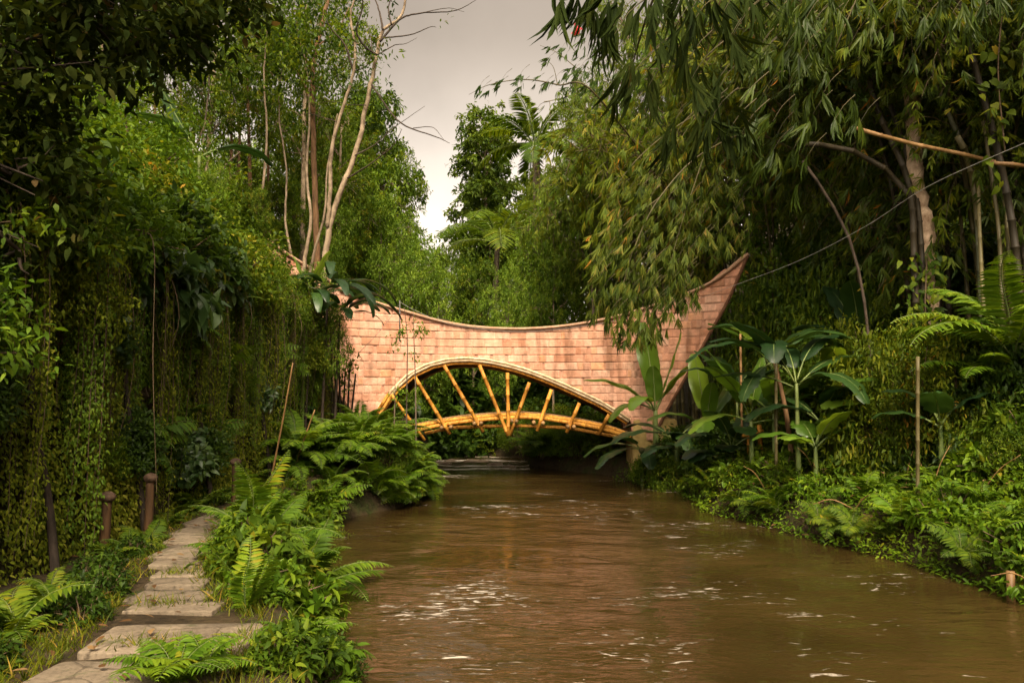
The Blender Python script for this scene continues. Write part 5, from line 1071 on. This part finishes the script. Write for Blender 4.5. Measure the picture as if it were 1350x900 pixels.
# -- shrubs clothing the right slope
for (px,d,top,kd,wd,lab) in [
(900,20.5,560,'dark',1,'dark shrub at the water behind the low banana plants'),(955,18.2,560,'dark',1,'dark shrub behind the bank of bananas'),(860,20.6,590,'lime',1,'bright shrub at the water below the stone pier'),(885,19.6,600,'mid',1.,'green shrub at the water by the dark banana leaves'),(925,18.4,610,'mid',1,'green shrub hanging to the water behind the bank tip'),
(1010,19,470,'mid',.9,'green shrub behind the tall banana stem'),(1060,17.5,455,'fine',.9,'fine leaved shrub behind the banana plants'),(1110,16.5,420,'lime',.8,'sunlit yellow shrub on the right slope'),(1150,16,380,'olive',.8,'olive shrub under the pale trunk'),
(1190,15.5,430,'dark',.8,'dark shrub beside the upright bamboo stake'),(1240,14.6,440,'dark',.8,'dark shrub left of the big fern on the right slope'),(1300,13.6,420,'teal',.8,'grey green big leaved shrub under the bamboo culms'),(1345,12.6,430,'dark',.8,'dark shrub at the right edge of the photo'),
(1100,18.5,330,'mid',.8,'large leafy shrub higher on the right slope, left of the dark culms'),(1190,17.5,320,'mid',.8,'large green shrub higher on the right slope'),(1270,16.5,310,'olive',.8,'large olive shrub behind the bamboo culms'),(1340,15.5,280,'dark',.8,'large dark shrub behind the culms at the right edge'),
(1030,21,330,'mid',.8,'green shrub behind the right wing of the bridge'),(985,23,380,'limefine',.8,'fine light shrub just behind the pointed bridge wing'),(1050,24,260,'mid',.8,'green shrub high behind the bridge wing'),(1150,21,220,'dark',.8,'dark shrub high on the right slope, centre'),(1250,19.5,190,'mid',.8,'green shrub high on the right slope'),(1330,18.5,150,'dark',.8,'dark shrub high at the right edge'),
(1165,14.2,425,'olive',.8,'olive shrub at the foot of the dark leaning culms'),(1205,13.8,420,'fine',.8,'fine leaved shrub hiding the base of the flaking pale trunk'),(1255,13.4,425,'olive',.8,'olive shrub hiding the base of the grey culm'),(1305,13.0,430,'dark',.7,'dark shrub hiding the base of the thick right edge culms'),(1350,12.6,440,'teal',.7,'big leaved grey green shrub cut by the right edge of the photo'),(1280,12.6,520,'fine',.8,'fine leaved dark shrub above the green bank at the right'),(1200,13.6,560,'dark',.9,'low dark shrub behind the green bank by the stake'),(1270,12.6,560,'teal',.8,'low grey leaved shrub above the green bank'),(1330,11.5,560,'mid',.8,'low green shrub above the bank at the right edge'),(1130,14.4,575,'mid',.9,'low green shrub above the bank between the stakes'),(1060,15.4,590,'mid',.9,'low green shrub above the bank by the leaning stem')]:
    c=P(px,520,d); s0=(P(px,top,d)[2]-gz(c[0],d))/SHR[kd].h; SHR[kd].at(px,d,top,lab,wide=min(wd,max(.42,(1.0 if px<1070 else 1.15)/max(s0,.1))))
c=P(1335,455,12.4); FERN_BIG[0].use((c[0],12.4,c[2]-.2),1.15,2.8,'large arching tree fern frond cluster at the right edge'); 
c=P(1290,480,12.8); FERN_BIG[1].use((c[0],12.8,c[2]-.4),.8,1.0,'arching fern left of the large fern at the right edge')
# -- bamboo clumps and trees of the right slope
for (px,d,top,k,lab,wd) in [
(800,31,225,0,'yellow green bamboo mass right of the sky strip',.8),(850,28,180,3,'light green bamboo mass above the bridge right half',.8),(905,27,130,0,'feathery bamboo mass behind the hanging sprays',.9),(965,25.5,80,1,'olive tinged bamboo above the right wing',.9),(1015,24,20,3,'bright bamboo above the pointed wing',.9),
(1130,22,-30,0,'tall bamboo right of the pointed wing',1),(1150,20.5,-60,1,'tall olive bamboo in the middle of the right slope',1),(1175,18.5,-80,2,'dark bamboo left of the pale trunk',1),(1225,17,-90,1,'tall bamboo behind the pale trunk',1),(1240,15.5,-100,2,'dark bamboo right of the pale trunk',1),
(1310,14.5,-100,1,'olive bamboo near the right edge',1),(1385,13.5,-100,2,'dark bamboo leaning in from the right edge',1),(960,31,60,2,'dark bamboo far back above the wing',.9),(1060,29,-20,1,'olive bamboo far back on the right slope',.9),(1090,25,-60,0,'green bamboo far up the right slope',1),(1230,22,-90,0,'green bamboo far up behind the dark culms',1)]:
    BAM[k].at(px,d,top,lab,wide=wd,rz=rng.normal()*.35,dz=-.2)
for (px,d,top,kd,lab) in [(1000,30,-40,'dark','dark tree filling the gap at the top of the right slope'),(1130,27,-80,'dark','dark tree high behind the bamboo'),(1270,23,-110,'dark','dark tree high at the right'),(950,34,60,'round','green tree behind the hanging bamboo fans'),(1370,19,-90,'dark','dark tree beyond the right edge')]:
    TK[kd].at(px,d,top,lab)
# -- pale trunk tree
pxtree('pale_trunk_tree','flaking pale trunk with a fork near the top among the right bamboo','tree',14.4,[
 ([(1228,480),(1222,330),(1208,240),(1203,160),(1197,95),(1190,60)],.17,.12,0),([(1192,75),(1172,45),(1148,8),(1120,-40)],.075,.05,-.5),([(1190,70),(1182,20),(1178,-40)],.07,.05,.3),([(1200,85),(1180,83),(1165,84)],.035,.02,-.3)],'bark_flaky',
 [(1120,-30,0,1.0,40),(1180,-30,.3,.9,40),(1150,20,-.5,.5,14)],base=(1228,480),leafm='leaf_dark',m=16)
# -- dark leaning culms of the nearest clump
def culm_clump(lab,d,items,base,leafs,leafm='leaf_bamdark'):
    b=P(*base,d); b[2]=gz(b[0],d); t=thing('bamboo_clump',lab,'bamboo',tuple(b)); A=[];C=[]
    for pts,r,dd,mt in items:
        c=np.array([P(x,y,d+dd*i/(len(pts)-1)) for i,(x,y) in enumerate(pts)]); g_=c[0].copy(); g_[2]=gz(g_[0],g_[1])-.2; c=(np.vstack([g_,c]) if g_[2]<c[0][2]-.1 else c)-b; tb=Tubes(); q=curve_pts(c,46); bamboo_pole(tb,q,r,seg=.42,sides=9); obj('culm',tb.mesh('culm'),t,mats=[M[mt]])
    for x,y,dd,s,k in leafs:
        C.append(np.array([P(x,y,d+dd) for _ in range(k)])-b+rng.normal(size=(k,3))*s); A.append(rvec(k)+[0,0,-.8])
    lb=Leaves(); bamboo_fans(lb,np.concatenate(C),np.concatenate(A),8,.26,.034); obj('foliage',lb.mesh('foliage',T_LANCE),t,mats=[M[leafm]])
    return t
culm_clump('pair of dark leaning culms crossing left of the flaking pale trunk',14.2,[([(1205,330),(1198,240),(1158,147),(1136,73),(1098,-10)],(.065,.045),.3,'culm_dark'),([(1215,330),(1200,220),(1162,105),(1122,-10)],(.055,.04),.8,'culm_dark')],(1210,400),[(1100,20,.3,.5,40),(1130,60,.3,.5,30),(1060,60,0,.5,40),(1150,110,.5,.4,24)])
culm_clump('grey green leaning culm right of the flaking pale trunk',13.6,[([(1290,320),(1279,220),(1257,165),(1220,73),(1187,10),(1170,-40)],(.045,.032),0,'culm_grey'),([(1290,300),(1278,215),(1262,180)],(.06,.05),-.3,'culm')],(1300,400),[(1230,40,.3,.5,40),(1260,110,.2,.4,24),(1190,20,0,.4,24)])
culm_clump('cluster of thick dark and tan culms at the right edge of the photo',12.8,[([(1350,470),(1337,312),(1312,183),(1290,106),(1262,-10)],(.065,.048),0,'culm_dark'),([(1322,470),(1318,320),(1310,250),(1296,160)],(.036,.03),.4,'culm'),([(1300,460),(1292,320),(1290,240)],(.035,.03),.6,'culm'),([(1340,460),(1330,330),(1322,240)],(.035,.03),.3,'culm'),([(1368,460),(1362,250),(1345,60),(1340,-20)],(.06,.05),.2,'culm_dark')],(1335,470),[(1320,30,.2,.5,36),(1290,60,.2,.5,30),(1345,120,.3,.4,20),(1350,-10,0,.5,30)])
for (pts,d,r,mt,lab) in (([(1125,168),(1195,188),(1255,200),(1310,213),(1342,221)],13.2,.035,'bamboo_dry','yellow broken bamboo pole lying across the pale trunk'),([(1062,190),(1110,194),(1160,218),(1196,252),(1212,330),(1216,420),(1218,520)],14.3,.05,'culm_dark','dark curved dead culm arching left of the pale trunk'),([(1058,212),(1085,250),(1108,290),(1125,330),(1140,400),(1150,500)],14.6,.028,'bark_dark','mottled tan dead branch slanting below the dark curved culm'),([(1305,215),(1350,218),(1390,225)],12.4,.035,'bamboo_dry','short yellow bamboo pole at the right edge')):
    tb=Tubes(); bamboo_pole(tb,curve_pts([P(x,y,d) for x,y in pts],24),r,seg=.6); tag(obj('fallen_pole',tb.mesh('fallen_pole'),mats=[M[mt]]),lab,'pole')
c=P(1226,420,14.1); lb=Leaves(); C=np.array([P(1224+rng.normal()*13,335+150*rng.random(),14.1) for _ in range(260)])-c; lb.add(C+rng.normal(size=C.shape)*.08,rvec(260)*.7+[0,-.3,-.8],np.array([0,-1.,.5])+rvec(260)*.5,.1+.1*rng.random(260),.05+.05*rng.random(260),rng.random(260))
t=thing('climber','leafy climber covering the lower part of the flaking pale trunk','climber',tuple(c)); obj('leaves',lb.mesh('leaves',T_HEART),t,mats=[M['leaf_mid']]); tb=Tubes(); tb.add(curve_pts([P(1230,490,14.1)-c,P(1220,420,14.05)-c,P(1222,340,14.05)-c],16),.015,5); obj('stem',tb.mesh('stem'),t,mats=[M['twig']])
# big yellowing leaves climbing at the right
c=P(1318,90,12.4); lb=Leaves(); n=34; C=np.array([P(1318+rng.normal()*18,110+rng.normal()*60,12.4) for _ in range(n)]); lb.add(C-c,rvec(n)*.6+[0,-.2,-.8],np.array([0,-1.,.4])+rvec(n)*.5,.12+.08*rng.random(n),.1+.05*rng.random(n),rng.random(n))
t=thing('climber','climber with yellowing heart shaped leaves on the culms at the right edge','climber',tuple(c)); obj('leaves',lb.mesh('leaves',T_HEART),t,mats=[M['leaf_olive']]); tb=Tubes(); tb.add(curve_pts([P(1325,-20,12.4)-c,P(1316,90,12.4)-c,P(1325,200,12.4)-c],16),.012,5); obj('stem',tb.mesh('stem'),t,mats=[M['twig']])
# -- drooping bamboo sprays in front of the right wing and over the top of the picture
def spray(lab,paths,fans,L,W,leafm,nleaf=8,seed=0,spread=.75,droop=.7):
    global rng; keep=rng; rng=np.random.default_rng(seed); W_=lambda p: np.array([p[1],p[2],gz(p[1],p[2])-.2 if p[3] is None else p[3]]) if p[0]=='w' else P(*p)
    b=W_(paths[0][0]); t=thing('bamboo_branch',lab,'bamboo branch',tuple(b)); tb=Tubes()
    for pts in paths:
        c=np.array([W_(p) for p in pts])-b; q=curve_pts(c,40); tb.add(q,np.linspace(.034 if len(pts)>3 else .012,.004,40),6)
    lb=Leaves()
    for px,py,d,k,s,ax in fans:
        C=np.array([P(px+rng.normal()*s,py+rng.normal()*s*.8,d+rng.normal()*.25) for _ in range(k)])-b
        A=np.array([ax[0],0,ax[1]])+rvec(k)*.45; bamboo_fans(lb,C,A,nleaf,L,W,spread,droop)
        for q_ in C[::3]: tb.add(curve_pts([q_+[.25,.05,.3],q_+[.1,0,.16],q_],5),[.006,.005,.003,.003,.002],3,cap=False)
    obj('stem',tb.mesh('stem'),t,mats=[M['culm']]); obj('foliage',lb.mesh('foliage',T_LANCE),t,mats=[M[leafm]]); rng=keep
spray('drooping olive bamboo spray hanging in front of the right half of the pink wall',[[('w',8.3,18.2,None),('w',7.5,17.9,6.6),(1010,180,17.5),(930,200,17),(870,260,16.6),(835,330,16.4),(815,400,16.3)],[(930,200,17),(900,290,16.7),(880,360,16.5)],[(870,260,16.6),(820,300,16.6),(790,350,16.6)]],
 [(870,230,17,26,26,(-.5,-.8)),(840,270,16.8,34,26,(-.5,-.8)),(895,280,16.8,30,20,(-.2,-1)),(820,330,16.5,36,22,(-.5,-.8)),(865,340,16.6,40,24,(-.2,-1)),(835,380,16.4,44,20,(-.3,-1)),(805,405,16.4,28,14,(-.4,-1)),(850,410,16.4,30,18,(-.1,-1)),(868,390,16.5,18,14,(-.1,-1)),(795,370,16.5,22,16,(-.5,-.8)),(820,440,16.3,10,12,(-.3,-1)),(862,432,16.4,10,10,(0,-1)),(895,350,16.6,26,16,(-.1,-1)),(915,320,16.8,22,18,(0,-1)),(885,395,16.4,20,13,(0,-1)),(830,425,16.3,18,12,(-.2,-1)),(905,390,16.5,10,10,(.1,-1)),(930,290,17,28,22,(0,-1)),(960,310,17.2,20,20,(.1,-1)),(895,365,16.5,18,14,(.1,-1)),(850,440,16.3,12,12,(-.1,-1)),(945,250,17.2,26,24,(0,-1))],.25,.024,'leaf_spray',14,61)
spray('yellowing bamboo spray above the drooping one',[[('w',8.8,19.6,None),('w',7.9,19.3,7.6),(1000,120,19),(920,150,18.5),(850,200,18.2),(800,260,18)],[(920,150,18.5),(880,210,18.4),(850,270,18.3)]],
 [(900,170,18.5,30,26,(-.5,-.7)),(860,210,18.3,34,28,(-.5,-.7)),(820,250,18.1,34,24,(-.6,-.7)),(800,290,18,30,20,(-.5,-.8)),(790,330,18,24,16,(-.5,-.8)),(940,210,18.6,30,26,(-.2,-1)),(900,250,18.5,26,26,(-.2,-1))],.29,.027,'leaf_bamboo',10,62)
T1='big dark bamboo leaf fans hanging over the top of the photo'
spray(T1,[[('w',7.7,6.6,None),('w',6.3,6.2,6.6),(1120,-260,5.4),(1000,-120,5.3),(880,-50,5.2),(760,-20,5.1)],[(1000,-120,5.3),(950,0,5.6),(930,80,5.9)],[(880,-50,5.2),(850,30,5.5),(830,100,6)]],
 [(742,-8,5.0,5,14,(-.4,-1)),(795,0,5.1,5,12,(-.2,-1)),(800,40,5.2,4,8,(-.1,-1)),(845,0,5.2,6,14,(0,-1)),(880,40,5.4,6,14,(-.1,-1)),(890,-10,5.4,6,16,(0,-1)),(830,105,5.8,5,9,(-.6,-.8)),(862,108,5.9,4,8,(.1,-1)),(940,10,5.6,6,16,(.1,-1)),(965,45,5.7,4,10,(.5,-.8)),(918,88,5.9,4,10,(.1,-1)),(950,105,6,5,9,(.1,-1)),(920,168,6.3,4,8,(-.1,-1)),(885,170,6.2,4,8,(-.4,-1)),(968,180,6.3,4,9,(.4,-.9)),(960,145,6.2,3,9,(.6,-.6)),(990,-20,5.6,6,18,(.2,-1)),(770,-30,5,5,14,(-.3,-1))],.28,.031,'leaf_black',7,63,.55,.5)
spray('mid green bamboo fans at the top right between the hanging fans and the pale trunk',[[('w',8.3,9.2,None),('w',7.2,8.9,6.6),(1300,-240,8.5),(1180,-120,8.3),(1080,-40,8.2),(1020,20,8)],[(1180,-120,8.3),(1120,20,8.4),(1090,90,8.6)]],
 [(1030,20,8,14,26,(-.3,-1)),(1070,50,8.3,14,26,(-.1,-1)),(1010,70,8,12,20,(-.4,-1)),(1110,10,8.3,14,28,(0,-1)),(1050,120,8.5,14,26,(-.3,-.9)),(1010,150,8.4,12,22,(-.5,-.8)),(1090,150,8.6,10,24,(0,-1)),(1020,210,8.6,12,22,(-.4,-.9)),(1060,-10,8.2,12,24,(-.2,-1)),(1150,40,8.5,10,26,(.1,-1)),(1230,0,8.5,14,30,(0,-1)),(1300,10,8.5,14,30,(.1,-1))],.25,.03,'leaf_bamdark',8,64,.6,.5)
# sprays that reach from the right into the sky
spray('thin leafy spray reaching left across the grey sky near the top of the photo',[[('w',6.6,26,None),('w',5.2,24.5,7.5),(790,130,20),(735,112,20),(690,105,20),(645,112,20),(618,125,20)],[(760,90,20),(735,70,20),(712,60,20)],[(735,112,20),(730,90,20),(722,80,20)]],
 [(780,120,20,14,12,(-.6,-.5)),(750,112,20,10,9,(-.6,-.5)),(720,108,20,8,8,(-.6,-.5)),(690,106,20,6,6,(-.6,-.5)),(660,110,20,4,5,(-.6,-.5)),(632,122,20,4,5,(-.6,-.5)),(760,85,20,14,12,(-.5,-.6)),(738,70,20,8,8,(-.6,-.4)),(775,60,20,14,12,(-.4,-.6)),(790,95,20,18,14,(-.3,-.8))],.24,.034,'leaf_dark',7,65)
# red flower in the spray
c=P(766,41,20); lb=Leaves(); n=9; lb.add(rvec(n)*.05,rvec(n)+[-.3,0,.4],rvec(n),.26,.12,rng.random(n)); M['petal']=leaf_mat('petal',[(0,(.4,.03,.05)),(1,(.6,.07,.09))]); tag(obj('red_flower',lb.mesh('red_flower',T_FLAT),loc=tuple(c),mats=[M['petal']]),'small red flower high in the leafy spray against the sky','flower')
# ------------------------------------------------------------------ daylight
w = bpy.data.worlds.new('World'); SC.world = w; w.use_nodes = True
nt = w.node_tree; nt.nodes.clear(); Lk = nt.links.new
SUN_EL, SUN_AZ = math.radians(50), math.radians(176)   # azimuth of the sun, clockwise from +Y: behind the camera
sky = nt.nodes.new('ShaderNodeTexSky'); sky.sky_type='NISHITA'; sky.sun_disc=False
sky.sun_elevation=SUN_EL; sky.sun_rotation=SUN_AZ; sky.air_density=1.4; sky.dust_density=5; sky.ozone_density=1
hs = nt.nodes.new('ShaderNodeHueSaturation'); hs.inputs['Saturation'].default_value=.12; Lk(sky.outputs[0],hs.inputs['Color'])
mx = nt.nodes.new('ShaderNodeMix'); mx.data_type='RGBA'; mx.blend_type='MULTIPLY'; mx.inputs[0].default_value=1
Lk(hs.outputs[0],mx.inputs[6]); mx.inputs[7].default_value=(1.0,.875,.75,1)
# a darker bank of cloud over the far end of the valley
tc = nt.nodes.new('ShaderNodeTexCoord'); sx = nt.nodes.new('ShaderNodeSeparateXYZ'); Lk(tc.outputs['Generated'],sx.inputs[0])
def mrange(src,a,b):
    r = nt.nodes.new('ShaderNodeMapRange'); r.interpolation_type='SMOOTHSTEP'; r.inputs[1].default_value=a; r.inputs[2].default_value=b; Lk(src,r.inputs[0]); return r.outputs[0]
mu = nt.nodes.new('ShaderNodeMath'); mu.operation='MULTIPLY'; Lk(mrange(sx.outputs[2],.17,.44),mu.inputs[0]); Lk(mrange(sx.outputs[1],.2,.75),mu.inputs[1])
cn = nt.nodes.new('ShaderNodeTexNoise'); cn.inputs['Scale'].default_value=3.4; cn.inputs['Detail'].default_value=6; Lk(tc.outputs['Generated'],cn.inputs[0])
cm = nt.nodes.new('ShaderNodeMapRange'); cm.inputs[1].default_value=.35; cm.inputs[2].default_value=.65; cm.inputs[3].default_value=.82; cm.inputs[4].default_value=1.14; Lk(cn.outputs[0],cm.inputs[0])
m2 = nt.nodes.new('ShaderNodeMix'); m2.data_type='RGBA'; Lk(mu.outputs[0],m2.inputs[0]); m2.inputs[6].default_value=(1.22,1.19,1.16,1); m2.inputs[7].default_value=(.47,.44,.405,1)
m3 = nt.nodes.new('ShaderNodeMix'); m3.data_type='RGBA'; m3.blend_type='MULTIPLY'; m3.inputs[0].default_value=1; Lk(mx.outputs[2],m3.inputs[6]); Lk(m2.outputs[2],m3.inputs[7])
m4 = nt.nodes.new('ShaderNodeMix'); m4.data_type='RGBA'; m4.blend_type='MULTIPLY'; m4.inputs[0].default_value=1; Lk(m3.outputs[2],m4.inputs[6]); Lk(cm.outputs[0],m4.inputs[7]); mx=m4
bg = nt.nodes.new('ShaderNodeBackground'); bg.inputs[1].default_value=.135; Lk(mx.outputs[2],bg.inputs[0])
wo = nt.nodes.new('ShaderNodeOutputWorld'); Lk(bg.outputs[0],wo.inputs[0])
sl = bpy.data.lights.new('sun','SUN'); sl.energy=1.9; sl.angle=math.radians(18); sl.color=(1.0,.84,.6)
so = bpy.data.objects.new('sun',sl); COL.objects.link(so)
dv = Vector((math.sin(SUN_AZ)*math.cos(SUN_EL), math.cos(SUN_AZ)*math.cos(SUN_EL), math.sin(SUN_EL)))
so.rotation_euler = dv.to_track_quat('Z','Y').to_euler(); so.location=(0,-20,40)
vs = SC.view_settings; SC.display_settings.display_device='sRGB'
vs.view_transform='Standard'; vs.look='None'; vs.gamma=1; vs.use_curve_mapping=False; vs.exposure=1.33
SC.render.engine='CYCLES'; cy=SC.cycles
cy.max_bounces=7; cy.diffuse_bounces=2; cy.glossy_bounces=3; cy.transmission_bounces=4; cy.transparent_max_bounces=4
cy.caustics_reflective=False; cy.caustics_refractive=False
cy.use_denoising=True; cy.denoiser='OPENIMAGEDENOISE'; cy.use_adaptive_sampling=True; cy.adaptive_threshold=.015
cy.sample_clamp_indirect=6
